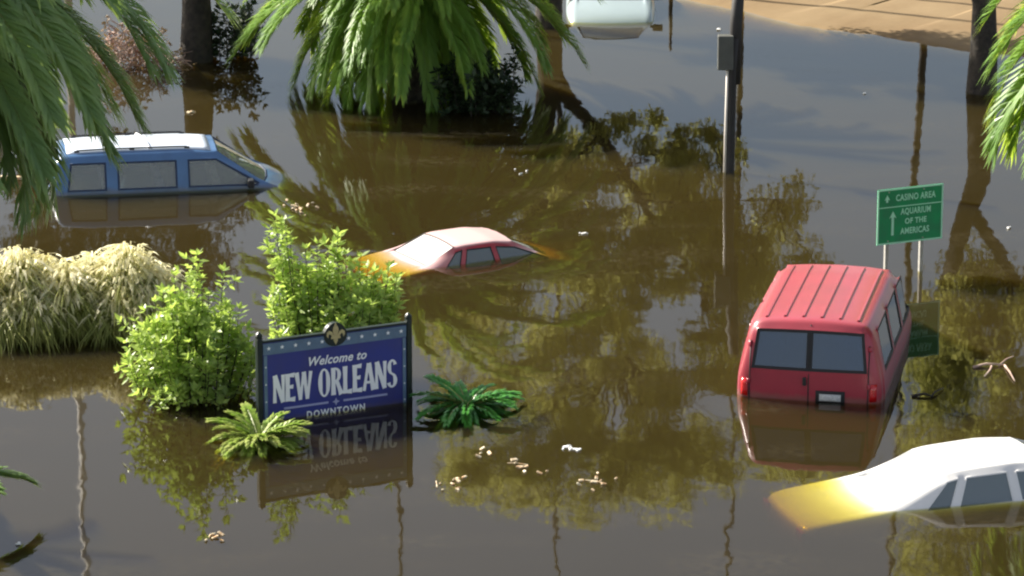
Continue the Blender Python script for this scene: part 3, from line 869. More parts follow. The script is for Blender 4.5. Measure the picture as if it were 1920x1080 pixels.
b = MB(); star(0, 0.20, 0.055, -0.036, b, 4, 0.42); b.build('rule_star', M['sign_lilac'], sgn)
me = text_mesh('DOWNTOWN', 0.125, 0.004, 0, 0.86, 1.3)
put_text('district_lettering', me, M['sign_white'], sgn, 0.0, 0.03, -0.030)
# fleur-de-lis on a dark plaque
b = MB(); n = 20
pts = [(0.16 * math.cos(2*PI*k/n) * (1 - 0.12 * math.sin(2*PI*k/n)), 0, 1.10 + 0.155 * math.sin(2*PI*k/n)) for k in range(n)]
b.add([(x, -0.045, z) for x, _, z in pts] + [(x, 0.03, z) for x, _, z in pts], [tuple(range(n)), tuple(range(2*n-1, n-1, -1))] + [(k, (k+1) % n, n + (k+1) % n, n + k) for k in range(n)])
pq = b.build('emblem_plaque', M['post_dark'], sgn)
b = MB()
def petal(pts2, dz=0.0):
    n_ = len(pts2)
    b.add([(x, -0.052 - dz, 1.09 + z) for x, z in pts2] + [(x, -0.044, 1.09 + z) for x, z in pts2], [tuple(range(n_))] + [(i, (i+1) % n_, n_ + (i+1) % n_, n_ + i) for i in range(n_)])
petal([(0, 0.165), (0.035, 0.10), (0.042, 0.06), (0.022, 0.0), (0.03, -0.07), (0, -0.125), (-0.03, -0.07), (-0.022, 0.0), (-0.042, 0.06), (-0.035, 0.10)])
for s in (1, -1):
    petal([(s*0.02, -0.01), (s*0.05, 0.05), (s*0.09, 0.07), (s*0.125, 0.045), (s*0.128, 0.0), (s*0.105, -0.03), (s*0.10, 0.01), (s*0.08, 0.025), (s*0.055, -0.01), (s*0.035, -0.04)][::s], 0.002)
petal([(-0.065, -0.045), (0.065, -0.045), (0.065, -0.015), (-0.065, -0.015)], 0.004)
b.build('fleur_de_lis', M['gold'], pq)

# ------------------------------------------------------------------ green road sign
base = at(1690, 512)
P1, P2 = at_y(1640, 350, base.y), at_y(1773, 342, base.y)
gp1, gp2 = at(1655, 517), at(1727, 506)
grz = math.atan2(gp2.y - gp1.y, gp2.x - gp1.x)
grz = R(24)
pc = at_y(1706, 402, (gp1.y + gp2.y) / 2)
gs = thing('road_sign', 'green road sign on two pale posts reading CASINO AREA and AQUARIUM OF THE AMERICAS', 'sign', (pc.x, pc.y, 0), grz)
gw, gh, gz = 1.09, 0.83, pc.z
b = MB(); b.box((0, 0, gz), (gw, 0.012, gh)); b.build('panel', M['sign_green'], gs)
b = MB()
for s in (-1, 1):
    b.box((s * (gw / 2 - 0.012), -0.008, gz), (0.024, 0.008, gh - 0.006)); b.box((0, -0.009, gz + s * (gh / 2 - 0.014)), (gw - 0.006, 0.008, 0.022))
b.box((0, -0.009, gz + gh / 2 - 0.275), (gw - 0.06, 0.006, 0.014))
b.build('border', M['sign_mint'], gs)
for xx in (-0.36, 0.22):
    b = MB(); b.box((xx, 0.035, (gz + gh * 0.42 - 1.0) / 2), (0.055, 0.05, gz + gh * 0.42 + 1.0)); b.build('post', M['galv'], gs, bevel=0.004)
def sign_line(t, x, z, size, width):
    me = text_mesh(t, size, 0.003, 0, 1.0, 1.08)
    xs = [v.co.x for v in me.vertices]
    k = width / (max(xs) - min(xs))
    for v in me.vertices: v.co.x *= k
    put_text('lettering', me, M['sign_mint'], gs, x, z, -0.009)
top = gz + gh / 2
sign_line('CASINO AREA', 0.085, top - 0.190, 0.135, 0.66)
sign_line('AQUARIUM', 0.095, top - 0.400, 0.128, 0.50)
sign_line('OF THE', 0.095, top - 0.545, 0.115, 0.36)
sign_line('AMERICAS', 0.085, top - 0.695, 0.128, 0.48)
for bx in (-0.36, 0.22):
    for bz_ in (gh / 2 - 0.05, -gh / 2 + 0.05):
        b = MB(); b.tube([(bx, 0.0, gz + bz_), (bx, -0.014, gz + bz_)], 0.012, 8); b.build('bolt', M['galv'], gs)
def arrow(x, z0, z1, w_, head):
    b = MB()
    y = -0.012
    b.add([(x - w_/2, y, z0), (x + w_/2, y, z0), (x + w_/2, y, z1 - head * 0.7), (x - w_/2, y, z1 - head * 0.7)], [(0, 1, 2, 3)])
    b.add([(x - head * 0.55, y - 0.002, z1 - head), (x, y - 0.002, z1), (x + head * 0.55, y - 0.002, z1 - head), (x, y - 0.002, z1 - head * 0.72)], [(0, 3, 1), (3, 2, 1)])
    b.build('arrow', M['sign_mint'], gs)
arrow(-0.39, top - 0.20, top - 0.085, 0.035, 0.085)
arrow(-0.29, top - 0.70, top - 0.335, 0.042, 0.11)

# ------------------------------------------------------------------ palms
def frond_mesh(a0, droop, L_, seed, leaf, mats, nodes=74, leaflen=0.52, width=0.044, fold=0.25):
    rr = random.Random(seed)
    b = MB()
    pts, tans = [], []
    p = Vector((0, 0, 0)); n = nodes
    side = rr.uniform(-0.25, 0.25)
    for i in range(n + 1):
        s = i / n
        ang = a0 - droop * s ** 1.25
        yaw = side * s * s
        t = Vector((math.cos(ang) * math.cos(yaw), math.cos(ang) * math.sin(yaw), math.sin(ang)))
        pts.append(p.copy()); tans.append(t)
        p = p + t * (L_ / n)
    b.tube(pts[::4] + [pts[-1]], [0.028 * (1 - 0.85 * i / (len(pts[::4]))) for i in range(len(pts[::4]) + 1)], 4, 1)
    for i in range(int(n * 0.10), n + 1):
        s = i / n
        t = tans[i]
        sd = t.cross(Vector((0, 0, 1)))
        if sd.length < 0.05: sd = Vector((0, 1, 0))
        sd.normalize()
        nm = sd.cross(t).normalized()
        ll = leaflen * (0.35 + 0.65 * math.sin(PI * min(1, 0.12 + 0.80 * s)) ** 0.8)
        for sg in (1, -1):
            for rep in (0, 1):
                lean = rr.uniform(0.70, 1.0) + 0.30 * s
                out = (sd * sg * math.cos(lean) + t * math.sin(lean) + nm * (fold + rr.uniform(-0.22, 0.22))).normalized()
                l_ = ll * rr.uniform(0.8, 1.12)
                base = pts[i] + t * (L_ / n) * (rep * 0.5)
                mid = base + out * l_ * 0.55
                tip = mid + (out * 0.5 + t * 0.2 + Vector((0, 0, -0.14 - 0.16 * rr.random()))) * l_ * 0.75
                wv = out.cross(nm).normalized() * width * 0.5
                b.add([base - wv * 0.6, base + wv * 0.6, mid + wv, mid - wv, tip], [(0, 1, 2, 3), (3, 2, 4)], 0)
    return b.mesh('frond', mats)

def palm(name, label, loc, crown_h, L_, mats, n, seed, trunk_r, droop=(1.2, 1.9), lean=(0, 0), leaflen=0.52, el=(80, -38), skip=None, front=1.0):
    rr = random.Random(seed)
    root = thing(name, label, 'palm tree', loc)
    top = Vector((lean[0], lean[1], crown_h))
    b = MB()
    ns = 22
    pts, rad = [], []
    for i in range(ns + 1):
        s = i / ns
        pts.append(Vector((lean[0] * s * s, lean[1] * s * s, -1.1 + (crown_h + 1.1) * s)))
        rad.append(trunk_r * (1.12 - 0.12 * s + (0.06 if i % 2 else -0.02)))
    b.tube(pts, rad, 12)
    b.build('trunk', M['palm_bark'], root, smooth=False)
    classes = []
    nc = 7
    for k in range(nc):
        e = R(el[0] + (el[1] - el[0]) * k / (nc - 1))
        for v in (0, 1):
            classes.append((k, frond_mesh(e, droop[0] + (droop[1] - droop[0]) * (k / (nc - 1)) ** 0.7 * rr.uniform(0.85, 1.1), L_ * rr.uniform(0.92, 1.06), seed * 31 + k * 2 + v, None, mats, leaflen=leaflen)))
    for i in range(n):
        s = (i + 0.5) / n
        k = min(nc - 1, int(s ** 0.85 * nc))
        me = classes[k * 2 + rr.randint(0, 1)][1]
        az = i * 2.39996 + rr.uniform(-0.2, 0.2)
        if skip and skip(az % (2 * PI), k): continue
        o = link('frond', me, root)
        o.location = top + Vector((math.cos(az), math.sin(az), 0)) * trunk_r * 0.6 + Vector((0, 0, 0.25 - 0.5 * s))
        o.rotation_euler = (rr.uniform(-0.25, 0.25), rr.uniform(-0.1, 0.1), az)
        sc_ = rr.uniform(0.9, 1.1) * (1.0 - (1.0 - front) * max(0.0, -math.sin(az)))
        o.scale = (sc_, sc_, sc_)
    return root

pm = at(772, 185)
palm('palm_tree', 'bushy palm whose drooping fronds touch the water at the top centre', pm, 2.55, 3.25, [M['palm_leaf'], M['palm_rib']], 128, 3, 0.32, droop=(1.45, 0.75), el=(78, -50), leaflen=0.48, front=0.76,
     skip=lambda az, k: k >= 3 and 5.45 < az < 6.2 and (int(az * 40) % 3 != 0))
pl_ = at(-385, 1150)
palm('palm_tree', 'tall palm at the left edge, dark fronds hanging in front of the blue minivan', pl_, 7.8, 3.6, [M['palm_leaf_blue'], M['palm_rib']], 185, 11, 0.30, droop=(1.75, 0.7), el=(75, -64), leaflen=0.46, lean=(1.05, 0),
     skip=lambda az, k: k < 3 and (az < 0.9 or az > 5.4))
palm('palm_tree', 'low young palm at the lower left edge with one frond tip in view', at(-152, 990), 0.45, 1.35, [M['palm_leaf_blue'], M['palm_rib']], 13, 41, 0.12, droop=(1.2, 1.0), el=(70, 10), leaflen=0.26)
pr_ = at(2270, 690)
palm('palm_tree', 'palm mostly out of frame on the right with bright yellow-green frond tips', pr_, 5.1, 3.5, [M['palm_leaf'], M['palm_rib']], 170, 23, 0.28, droop=(1.5, 1.55), el=(80, -34), leaflen=0.55,
     skip=lambda az, k: k < 3 and abs(az - PI) < 0.9)

# ------------------------------------------------------------------ broadleaf trees
def leaves(b, c, rad, n, rr, size=0.11, mi=0, squash=0.8, up=0.3):
    for _ in range(n):
        d = Vector((rr.gauss(0, 1), rr.gauss(0, 1), rr.gauss(0, 1)))
        d = d.normalized() * (rr.random() ** 0.5)
        p = c + Vector((d.x * rad, d.y * rad, d.z * rad * squash))
        a = Vector((rr.gauss(0, 1), rr.gauss(0, 1), rr.gauss(0, 0.8) + up)).normalized()
        s = a.cross(Vector((rr.gauss(0, 1), rr.gauss(0, 1), rr.gauss(0, 1)))).normalized()
        l_ = size * rr.uniform(0.7, 1.4); w_ = l_ * 0.42
        b.add([p, p + a * l_ * 0.5 + s * w_ * 0.5, p + a * l_, p + a * l_ * 0.5 - s * w_ * 0.5], [(0, 1, 2, 3)], mi)

def tree(name, label, loc, trunk_pts, trunk_r, limbs, clumps, seed, leaf='oak_leaf', size=0.11, dens=1.0, group=None):
    rr = random.Random(seed)
    root = thing(name, label, 'tree', loc, group=group)
    b = MB()
    n = len(trunk_pts)
    b.tube(trunk_pts, [trunk_r * (1.25 if i == 0 else 1.0) * (1 - 0.55 * i / (n - 1)) for i in range(n)], 12)
    b.build('trunk', M['bark'], root, smooth=True)
    ends = [Vector(trunk_pts[-1])]
    for lp, r0 in limbs:
        b = MB(); m_ = len(lp)
        b.tube(lp, [r0 * (1 - 0.75 * i / (m_ - 1)) for i in range(m_)], 8)
        b.build('limb', M['bark'], root, smooth=True)
        ends += [Vector(p) for p in lp[1:]]
    tw, fo = MB(), MB()
    for (c, rad, k) in clumps:
        c = Vector(c)
        e = min(ends, key=lambda q: (q - c).length)
        mid = (e + c) / 2 + Vector((rr.uniform(-.15, .15), rr.uniform(-.15, .15), rr.uniform(-.1, .2)))
        tw.tube([e, mid, c], [0.026, 0.017, 0.008], 5)
        for _ in range(9):                 # sprays inside the clump
            d = Vector((rr.gauss(0, 1), rr.gauss(0, 1), rr.gauss(0, 0.8))).normalized() * rad * rr.uniform(0.5, 1.0)
            tw.tube([c, c + d * 0.6 + Vector((0, 0, 0.04)), c + d], [0.007, 0.005, 0.003], 3, cap=False)
            leaves(fo, c + d * 0.95, rad * 0.62, int(k * dens * 3.6 / 9), rr, size)
        leaves(fo, c, rad * 1.25, int(k * dens * 0.7), rr, size)
    tw.build('twigs', M['bark'], root)
    fo.build('crown', M[leaf], root)
    return root

# big live oak behind the middle palm; most of it is seen only as a reflection
ob = at(1030, 48)
DZ = 0.66
trunk = [(0, 0, -1.1), (-0.02, 0, 0.0), (0.02, 0, 1.1), (-0.15, 0.1, 2.2), (-0.35, 0.2, 3.3), (-0.3, 0.2, 4.6)]
up_z = lambda L_: [(x, y, z + DZ) for x, y, z in L_]
limbA = up_z([(0.05, 0, 0.2), (0.34, 0, 0.75), (0.98, 0.0, 1.5), (1.45, 0.1, 2.2), (1.75, 0.1, 2.8), (2.25, 0.2, 3.6), (3.0, 0.3, 4.6)])
limbB = up_z([(-0.35, 0.2, 2.6), (0.4, 0.3, 3.6), (1.0, 0.4, 4.6), (1.4, 0.3, 6.0)])
limbC = up_z([(1.75, 0.1, 2.8), (2.7, -0.1, 2.9), (3.6, -0.2, 2.7), (4.4, -0.3, 2.75)])
rr = random.Random(77)
cl = [((4.55, -0.3, 2.75), 0.55, 260), ((3.9, -0.2, 3.4), 0.45, 120), ((3.45, -0.1, 3.9), 0.5, 140)]
for k in range(9):                                   # low hanging sprays
    cl.append(((0.9 + 0.30 * k + rr.uniform(-.1, .1), rr.uniform(-0.5, 0.6), 1.25 + 0.12 * k * rr.random() + (0.0 if k % 3 else 0.15)), 0.26, 60))
for k in range(60):
    cl.append(((rr.uniform(0.2, 3.6), rr.uniform(-1.2, 1.4), rr.uniform(1.9, 4.2)), rr.uniform(0.3, 0.5), 100))
for k in range(130):
    x = rr.uniform(-2.0, 5.8); z = rr.uniform(3.6, 8.8)
    cl.append(((x, rr.uniform(-1.8, 2.2), z), rr.uniform(0.35, 0.62), 150))
for k in range(14):
    cl.append(((rr.uniform(-1.6, 0.4), rr.uniform(-1.0, 1.2), rr.uniform(2.2, 4.6)), rr.uniform(0.35, 0.55), 120))
cl = [((c[0], c[1], c[2] + DZ), r_, k_) for c, r_, k_ in cl]
tree('oak_tree', 'spreading oak rising out of frame behind the palm, a bent limb reaching right', ob, trunk, 0.30, [(limbA, 0.17), (limbB, 0.16), (limbC, 0.08)], cl, 5)

# thick trunk at the top right
tb = at(1840, 172)
trunk = [(0, 0, -1.1), (0.0, 0, 0.0), (0.02, 0, 0.8), (0.0, 0, 1.6), (-0.25, 0, 2.4), (-0.45, 0.1, 3.4)]
cl = [((rr.uniform(-0.9, 2.2), rr.uniform(-1.5, 1.5), rr.uniform(3.4, 8.6)), rr.uniform(0.4, 0.65), 150) for k in range(75)]
tree('oak_tree', 'thick dark tree trunk standing in the water at the top right', tb, trunk, 0.31, [([(-0.1, 0, 2.2), (0.7, 0.2, 3.4), (1.3, 0.3, 5.0)], 0.14), ([(-0.45, 0.1, 3.3), (-0.6, 0.2, 4.5), (0.1, 0.2, 6.2)], 0.12)], cl, 8)

# dark trunk and canopy at the top left
tb = at(368, 112)
trunk = [(0, 0, -1.1), (0.0, 0, 0.0), (0.03, 0, 0.9), (0.0, 0, 1.7), (-0.2, 0, 2.6), (-0.3, 0.1, 3.6)]
cl = [((rr.uniform(-3.4, 0.7), rr.uniform(-1.0, 1.4), rr.uniform(1.9, 4.6)), rr.uniform(0.4, 0.6), 150) for k in range(40)]
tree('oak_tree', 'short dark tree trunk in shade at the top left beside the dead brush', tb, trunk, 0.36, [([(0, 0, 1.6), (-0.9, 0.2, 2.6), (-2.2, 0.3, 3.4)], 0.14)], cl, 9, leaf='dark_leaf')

# ------------------------------------------------------------------ shrubs and plants
def bush(name, label, loc, shoots, seed, leaf='bush_leaf', cat='bush', leafsize=0.125, step=0.075, spread=0.25):
    """shoots: list of (dx, dy, height) tip offsets from the base"""
    rr = random.Random(seed)
    root = thing(name, label, cat, loc)
    st, fo = MB(), MB()
    for (dx, dy, h_) in shoots:
        b0 = Vector((dx * spread + rr.uniform(-.08, .08), dy * spread + rr.uniform(-.08, .08), -0.6))
        tip = Vector((dx, dy, h_))
        mid = b0.lerp(tip, 0.55) + Vector((dx * 0.22, dy * 0.22, -0.05))
        pts = []
        for i in range(9):
            t = i / 8
            pts.append(b0 * (1-t)**2 + mid * 2*t*(1-t) + tip * t*t)
        st.tube(pts, [0.016 * (1 - 0.8 * i / 8) for i in range(9)], 4, cap=False)
        lines = [(pts, 0.32)]
        for _ in range(3):                               # side twigs
            k = rr.randint(3, 7)
            q0 = pts[k]
            dd = Vector((rr.gauss(0, 1), rr.gauss(0, 1), rr.uniform(0.5, 1.4))).normalized()
            ln = rr.uniform(0.14, 0.34)
            tp = [q0 + dd * ln * m / 3 + Vector((0, 0, 0.03 * (m / 3) ** 2)) for m in range(4)]
            st.tube(tp, [0.006, 0.005, 0.004, 0.002], 3, cap=False)
            lines.append((tp, 0.15))
        for ln_pts, t0 in lines:
            tot = sum((ln_pts[m + 1] - ln_pts[m]).length for m in range(len(ln_pts) - 1))
            nw = max(2, int(tot * (1 - t0) / step))
            for wi in range(nw + 1):
                t = t0 + (1 - t0) * wi / nw
                f_ = t * (len(ln_pts) - 1); k = min(len(ln_pts) - 2, int(f_)); f_ -= k
                p = ln_pts[k].lerp(ln_pts[k + 1], f_)
                if p.z < 0.01 or rr.random() < 0.12: continue
                axis = (ln_pts[k + 1] - ln_pts[k]).normalized()
                q = axis.orthogonal().normalized(); q2 = axis.cross(q)
                nl = 6 if wi == nw else 4
                for m in range(nl):
                    az = wi * 1.1 + m * 2 * PI / nl + rr.uniform(-.35, .35)
                    el_ = rr.uniform(0.55, 1.15) if wi == nw else rr.uniform(0.0, 0.75)
                    d = ((q * math.cos(az) + q2 * math.sin(az)) * math.cos(el_) + axis * math.sin(el_)).normalized()
                    l_ = leafsize * rr.uniform(0.6, 1.35)
                    sd = d.cross(axis)
                    if sd.length < 1e-3: continue
                    sd.normalize(); w_ = l_ * 0.42
                    tw_ = rr.uniform(-0.9, 0.9); sd = (sd * math.cos(tw_) + d.cross(sd) * math.sin(tw_)).normalized()
                    nn = sd.cross(d)
                    fo.add([p, p + d*l_*.5 + sd*w_*.5 - nn*.006, p + d*l_ - nn*l_*.15, p + d*l_*.5 - sd*w_*.5 - nn*.006], [(0, 1, 2, 3)])
    st.build('stems', M['bark'], root)
    fo.build('foliage', M[leaf], root)
    return root

rr = random.Random(21)
sh = []
for k in range(64):                                      # left bush: dome with a few tall shoots
    a = rr.uniform(0, 2 * PI); r_ = math.sqrt(rr.random())
    x = r_ * math.cos(a) * 0.92 - 0.05; y = r_ * math.sin(a) * 0.75
    h_ = 1.40 - 0.95 * (r_ ** 2) + rr.uniform(-0.30, 0.16)
    sh.append((x, y, max(0.18, h_)))
sh += [(0.10, 0.0, 1.90), (0.02, 0.2, 1.75), (0.42, 0.1, 1.66), (-0.22, 0.1, 1.60), (0.62, 0.1, 1.15), (-0.85, 0, 0.72), (0.15, -0.1, 1.62)]
bush('bush', 'rounded bright green bush at the left of the welcome sign', at(362, 742), sh, 3)
sh = []
for k in range(62):
    a = rr.uniform(0, 2 * PI); r_ = math.sqrt(rr.random())
    x = r_ * math.cos(a) * 0.98 + 0.05; y = r_ * math.sin(a) * 0.6
    h_ = 1.55 - 0.6 * (r_ ** 2) + rr.uniform(-0.32, 0.18)
    sh.append((x, y, h_))
sh += [(-0.70, 0, 2.20), (-0.62, 0.1, 2.10), (-0.56, -0.1, 2.25), (-0.78, 0.1, 2.0), (-0.6, 0.2, 1.9), (-0.5, 0.0, 1.95), (0.13, 0, 1.95), (0.08, 0.1, 1.80), (0.42, 0.1, 1.62), (0.80, 0, 1.50), (-0.15, 0.1, 1.80), (0.60, 0.1, 1.42), (-0.3, 0, 1.75), (0.9, 0.0, 1.35)]
bush('bush', 'tall bright green bush growing right behind the welcome sign', at(618, 706), sh, 4)
sh = [(rr.uniform(-0.75, 0.75), rr.uniform(-0.4, 0.4), rr.uniform(0.35, 0.95)) for k in range(34)]
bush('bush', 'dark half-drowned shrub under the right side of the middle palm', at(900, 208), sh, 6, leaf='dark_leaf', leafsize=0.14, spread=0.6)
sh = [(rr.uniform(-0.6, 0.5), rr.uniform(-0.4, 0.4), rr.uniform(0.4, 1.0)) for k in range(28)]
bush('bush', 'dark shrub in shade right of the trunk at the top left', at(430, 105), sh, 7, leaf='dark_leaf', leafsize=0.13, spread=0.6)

def cycad(name, label, loc, r_, mats, n, seed, el=(62, -6)):
    rr = random.Random(seed)
    root = thing(name, label, 'cycad', loc)
    b = MB(); b.tube([(0, 0, -0.8), (0, 0, -0.02), (0, 0, 0.06)], [0.13, 0.12, 0.06], 10); b.build('stem', M['palm_bark'], root)
    ms = []
    for k in range(4):
        ms.append(frond_mesh(R(el[0] + (el[1] - el[0]) * k / 3), 0.75, r_, seed * 7 + k, None, mats, nodes=26, leaflen=0.16, width=0.034, fold=0.25))
    for i in range(n):
        o = link('frond', ms[min(3, int(4 * (i / n) ** 0.7))], root)
        o.location = (0, 0, 0.04)
        az = i * 2.39996 + rr.uniform(-.15, .15)
        o.rotation_euler = (rr.uniform(-.15, .15), rr.uniform(-.1, .1), az)
        s_ = rr.uniform(0.85, 1.12); o.scale = (s_, s_, s_)
    return root
cycad('cycad', 'dark green cycad rosette in the water right of the welcome sign', at(876, 768), 0.68, [M['cycad_leaf'], M['palm_rib']], 46, 3, el=(34, -10))
cycad('cycad', 'yellowing cycad rosette in front of the welcome sign', at(484, 830), 0.58, [M['cycad_yellow'], M['palm_rib']], 44, 5, el=(40, -6))

def grass_clump(label, loc, mounds, n, seed, dry=0.55):
    """fountain grass: blades arch outwards from each mound's crown and the plumes hang over at the top"""
    rr = random.Random(seed)
    root = thing('grass_clump', label, 'grass clump', loc)
    g1, g2 = MB(), MB()
    for (mx, my, rad, hgt, share) in mounds:
        for i in range(int(n * share)):
            a = rr.uniform(0, 2 * PI); r_ = rr.random() ** 0.6
            b0 = Vector((mx + math.cos(a) * r_ * 0.16, my + math.sin(a) * r_ * 0.16, -0.4))
            isdry = rr.random() < dry * 1.1 * (1 - 0.85 * r_ ** 2.5)
            h_ = hgt * (1.0 - 0.45 * r_ ** 2.2) * rr.uniform(0.74, 1.22) * (1.0 if isdry else rr.uniform(0.55, 1.0))
            reach = rad * r_ * rr.uniform(0.55, 1.0)
            dirv = Vector((math.cos(a + rr.gauss(0, .25)), math.sin(a + rr.gauss(0, .25)), 0))
            apex = b0 + dirv * reach + Vector((0, 0, h_ + 0.4))
            ctrl = b0 + dirv * reach * 0.25 + Vector((0, 0, (h_ + 0.4) * 0.75))
            pts = [b0 * (1-t)**2 + ctrl * 2*t*(1-t) + apex * t*t for t in (0.3, 0.6, 0.85, 1.0)]
            droop_ = rr.uniform(0.06, 0.22) * (0.7 if isdry else 1.7)
            pts += [apex + dirv * droop_ * 0.8 + Vector((0, 0, -0.02 - droop_ * 0.3 * r_)), apex + dirv * droop_ * 1.5 + Vector((0, 0, -droop_ * (0.4 + 0.9 * r_)))]
            sd = Vector((-dirv.y + rr.gauss(0, .5), dirv.x + rr.gauss(0, .5), rr.gauss(0, .2))).normalized()
            w_ = rr.uniform(0.005, 0.010)
            ws = [w_, w_ * 1.1, w_ * (1.2 if isdry else 1.0), w_ * (2.4 if isdry else 0.8), w_ * (2.2 if isdry else 0.5), 0.001]
            vs = []
            for p, q in zip(pts, ws): vs += [p - sd * q, p + sd * q]
            if isdry:                                     # the stalk below the plume is a green blade
                g1.add(vs[:6], [(0, 1, 3, 2), (2, 3, 5, 4)])
                g2.add(vs[4:], [(2*k, 2*k+1, 2*k+3, 2*k+2) for k in range(3)])
            else:
                g1.add(vs, [(2*k, 2*k+1, 2*k+3, 2*k+2) for k in range(5)])
    tag(g1.build('green_blades', M['grass_green'], root), kind='stuff')
    tag(g2.build('dry_plumes', M['straw'], root), kind='stuff')
    return root
grass_clump('pale plumed grass clump at the far left edge', at(30, 616), [(0.05, 0, 0.60, 0.98, 0.24), (-0.45, -0.1, 0.55, 0.92, 0.16), (0.42, 0.1, 0.5, 0.88, 0.16), (0.30, -0.35, 0.5, 0.60, 0.14), (-0.2, -0.4, 0.5, 0.55, 0.14), (0.75, -0.1, 0.5, 0.82, 0.16)], 6000, 1)
grass_clump('pale plumed grass clump nearest the left bush', at(225, 608), [(0.1, 0, 0.62, 0.98, 0.24), (-0.36, 0.1, 0.5, 0.86, 0.16), (0.50, -0.1, 0.5, 0.74, 0.16), (0.0, -0.4, 0.5, 0.52, 0.14), (-0.62, -0.2, 0.5, 0.70, 0.16), (0.36, -0.35, 0.45, 0.5, 0.14)], 6000, 2)

def brush_pile(label, loc, w_, h_, n, seed):
    rr = random.Random(seed)
    root = thing('dead_brush', label, 'dead brush', loc)
    b = MB(); f = MB()
    for i in range(n):
        p = Vector((rr.uniform(-w_, w_), rr.uniform(-0.4, 0.4), -0.1))
        p.z += max(0, rr.uniform(0, h_) * (1 - abs(p.x) / w_ * 0.7))
        d = Vector((rr.gauss(0, 1), rr.gauss(0, 0.6), rr.gauss(0.3, 0.8))).normalized()
        pts = [p]
        for k in range(4):
            d = (d + Vector((rr.gauss(0, .5), rr.gauss(0, .4), rr.gauss(-0.1, .4)))).normalized()
            pts.append(pts[-1] + d * rr.uniform(0.07, 0.14))
        b.tube(pts, [0.014, 0.013, 0.011, 0.008, 0.004], 4, cap=False)
        if i % 2: leaves(f, pts[-1], 0.06, 3, rr, 0.10)
    b.build('twigs', M['dead_twig'], root)
    f.build('dry_leaves', M['dry_leaf'], root)
brush_pile('tangle of dead pinkish twigs in the water at the top left', at(238, 122), 0.85, 0.85, 330, 4)

# ------------------------------------------------------------------ poles
def light_pole(label, px, py, height, r0, mat, lean=0.0, arm=1):
    p = at(px, py)
    root = thing('light_pole', label, 'light pole', p, group=None)
    b = MB(); b.tube([(0, 0, -1.1), (0, 0, 0), (lean * 0.5, 0, height * 0.5), (lean, 0, height)], [r0 * 1.2, r0, r0 * 0.85, r0 * 0.6], 10); b.build('pole', mat, root, smooth=True)
    if arm:
        b = MB(); b.tube([(lean, 0, height - 0.1), (lean + arm * 0.6, -0.1, height + 0.25), (lean + arm * 1.3, -0.2, height + 0.3)], 0.035, 6); b.build('arm', mat, root)
        b = MB(); b.box((lean + arm * 1.55, -0.24, height + 0.28), (0.6, 0.22, 0.12)); b.build('lamp_head', M['galv'], root, bevel=0.03)
    return root
light_pole('pale light pole beyond the top left edge, mirrored left of the bush', 127, -42, 13.5, 0.085, M['pale_pole'])
light_pole('dark light pole beyond the top edge, mirrored below the welcome sign', 742, -70, 14, 0.07, M['dark_pole'])
light_pole('dark light pole beyond the top edge, mirrored below the right cycad', 1050, -60, 14, 0.06, M['dark_pole'], lean=-0.05)
light_pole('dark light pole beyond the top edge, mirrored beside the utility pole', 1392, -64, 14, 0.065, M['dark_pole'], lean=-0.1)
light_pole('dark light pole on the dry ground, mirrored above the green road sign', 1742, -62, 14, 0.085, M['dark_pole'], lean=-0.55)
light_pole('short dark post beyond the top edge, mirrored beside the white car', 1258, -40, 1.5, 0.05, M['dark_pole'], arm=0)

up_ = at(1365, 322)
ut = thing('utility_pole', 'slim pole with a grey box standing in the water at the top right of centre', 'pole', up_)
b = MB(); b.tube([(0.03, 0, -1.1), (0.03, 0, 0), (0.05, 0, 1.7), (0.08, 0, 2.2)], [0.075, 0.073, 0.07, 0.07], 12); b.build('lower_pole', M['dark_pole'], ut, smooth=True)
b = MB(); b.tube([(0.085, 0.06, 1.45), (0.10, 0.06, 2.4), (0.14, 0.06, 3.1)], [0.10, 0.10, 0.095], 12); b.build('upper_pole', M['dark_pole'], ut, smooth=True)
b = MB(); b.box((-0.07, -0.02, 1.98), (0.25, 0.20, 0.56)); b.build('control_box', M['box_grey'], ut, bevel=0.015)
b = MB(); b.tube([(-0.055, -0.02, -0.3), (-0.05, -0.02, 0.6), (-0.03, -0.02, 1.75)], 0.024, 8); b.build('sunlit_edge', M['pale_pole'], ut, smooth=True)  # no real pipe: added pale tube imitates the pole's sunlit left side

# ------------------------------------------------------------------ floating litter
def litter(label, px, py, w_, n, seed, mat='litter', size=0.05, cat='litter', name='floating_litter'):
    rr = random.Random(seed)
    b = MB()
    for i in range(n):
        x, y = rr.gauss(0, w_ * 0.5), rr.gauss(0, w_ * 0.8)
        s = size * 0.8 * rr.uniform(0.4, 1.3); a = rr.uniform(0, PI)
        T = Matrix.Rotation(rr.uniform(-.5, .5), 3, 'X') @ Matrix.Rotation(rr.uniform(-.5, .5), 3, 'Y')
        b.box((x, y, 0.012), (s * 1.6, s * 0.8, 0.02), rz=a, M=T)
    if mat == 'litter':
        for i in range(n // 7):
            x, y, a = rr.gauss(0, w_ * 0.5), rr.gauss(0, w_ * 0.6), rr.uniform(0, PI)
            ln = rr.uniform(0.08, 0.2); c, s_ = math.cos(a) * ln, math.sin(a) * ln
            b.tube([(x - c, y - s_, 0.008), (x, y + 0.01, 0.014), (x + c, y + s_, 0.006)], 0.008, 4)
    o = b.build(name, M[mat], None, bevel=0.004)
    o.location = at(px, py)
    return tag(o, label, cat, 'litter floating on the water')
litter('left cluster of pale leaf litter floating right of the welcome sign', 848, 908, 0.22, 11, 1)
litter('middle cluster of pale leaf litter floating right of the welcome sign', 990, 880, 0.20, 9, 2, size=0.055)
litter('right cluster of pale leaf litter in the lower centre water', 1120, 900, 0.24, 10, 3)
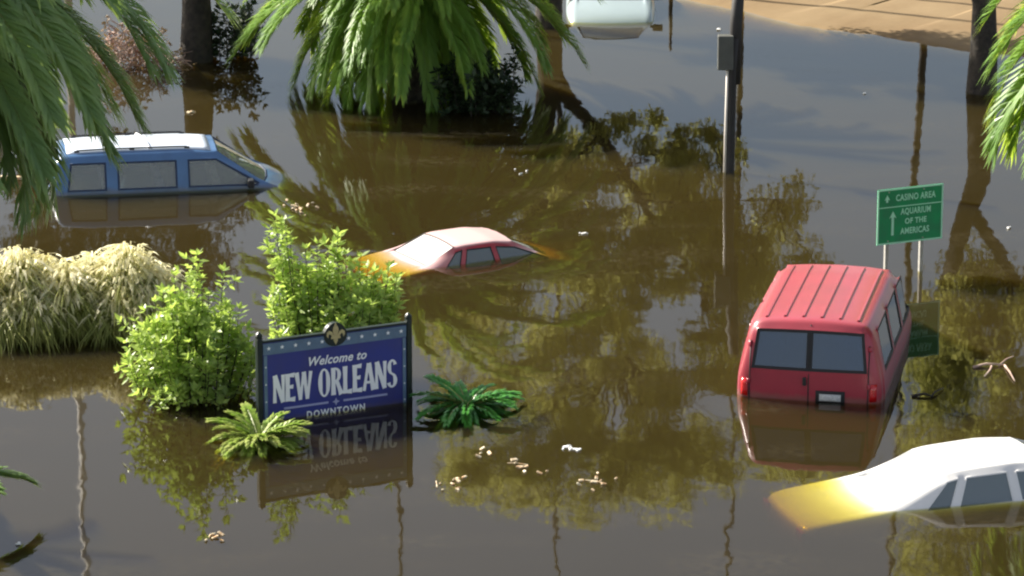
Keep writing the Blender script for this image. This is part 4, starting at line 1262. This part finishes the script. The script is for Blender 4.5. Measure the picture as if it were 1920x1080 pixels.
litter('flat pale patch of foam on the lower centre water', 1066, 840, 0.16, 8, 4, 'foam', 0.05, 'foam', 'foam_patch')
litter('small pale leaf scrap floating above the litter clusters', 908, 852, 0.12, 4, 5)
litter('pale scraps floating off the front of the blue minivan', 560, 388, 0.28, 14, 6)
litter('white scrap floating right of the red sedan', 1096, 440, 0.08, 3, 7, 'foam', 0.06)
litter('white float beside the utility pole box', 1347, 56, 0.02, 2, 8, 'foam', 0.11)
litter('two pale specks floating on the dark water behind the red sedan', 982, 320, 0.30, 3, 9, 'foam', 0.045)
litter('tiny white fleck on the blue-grey water right of the utility pole', 1622, 176, 0.02, 1, 10, 'foam', 0.05)
litter('dark lump with a pale top floating behind the blue minivan', 357, 212, 0.06, 4, 11, 'litter', 0.07)
litter('tiny white fleck in the lower left corner water', 36, 1022, 0.02, 2, 12, 'foam', 0.04)
litter('yellowish strip of palm debris below the left bush', 398, 1012, 0.14, 6, 13, 'litter', 0.06)
litter('pale fleck at the right edge below the palm fronds', 1890, 428, 0.03, 2, 14, 'foam', 0.05)
pk = MB(); pk.box((0, 0, 0.03), (0.75, 0.10, 0.05)); pk_o = pk.build('plank', M['litter'], bevel=0.01)
pk_o.location = at(12, 336); pk_o.rotation_euler = (0, 0, R(-8))
tag(pk_o, 'pale plank floating at the left edge under the fronds', 'plank')

def branch(label, px, py, mat, segs, seed):
    rr = random.Random(seed)
    b = MB()
    for (x0, y0, x1, y1, r0) in segs:
        m_ = ((x0 + x1) / 2 + rr.uniform(-.04, .04), (y0 + y1) / 2 + rr.uniform(-.05, .05), 0.035)
        b.tube([(x0, y0, 0.01), m_, (x1, y1, 0.02)], [r0, r0 * 0.85, r0 * 0.5], 6)
    o = b.build('floating_branch', M[mat], smooth=True)
    o.location = at(px, py)
    return tag(o, label, 'branch')
branch('pale forked branch floating right of the red van', 1860, 690, 'dead_twig', [(-0.25, 0.0, 0.18, 0.10, 0.022), (0.0, 0.05, -0.15, -0.45, 0.016), (0.18, 0.10, 0.22, -0.7, 0.016), (0.1, 0.08, 0.35, 0.5, 0.014)], 1)
branch('dark curved stick floating beside the rear of the red van', 1738, 742, 'bark', [(-0.2, -0.05, 0.05, -0.08, 0.022), (0.05, -0.08, 0.24, 0.28, 0.018)], 2)
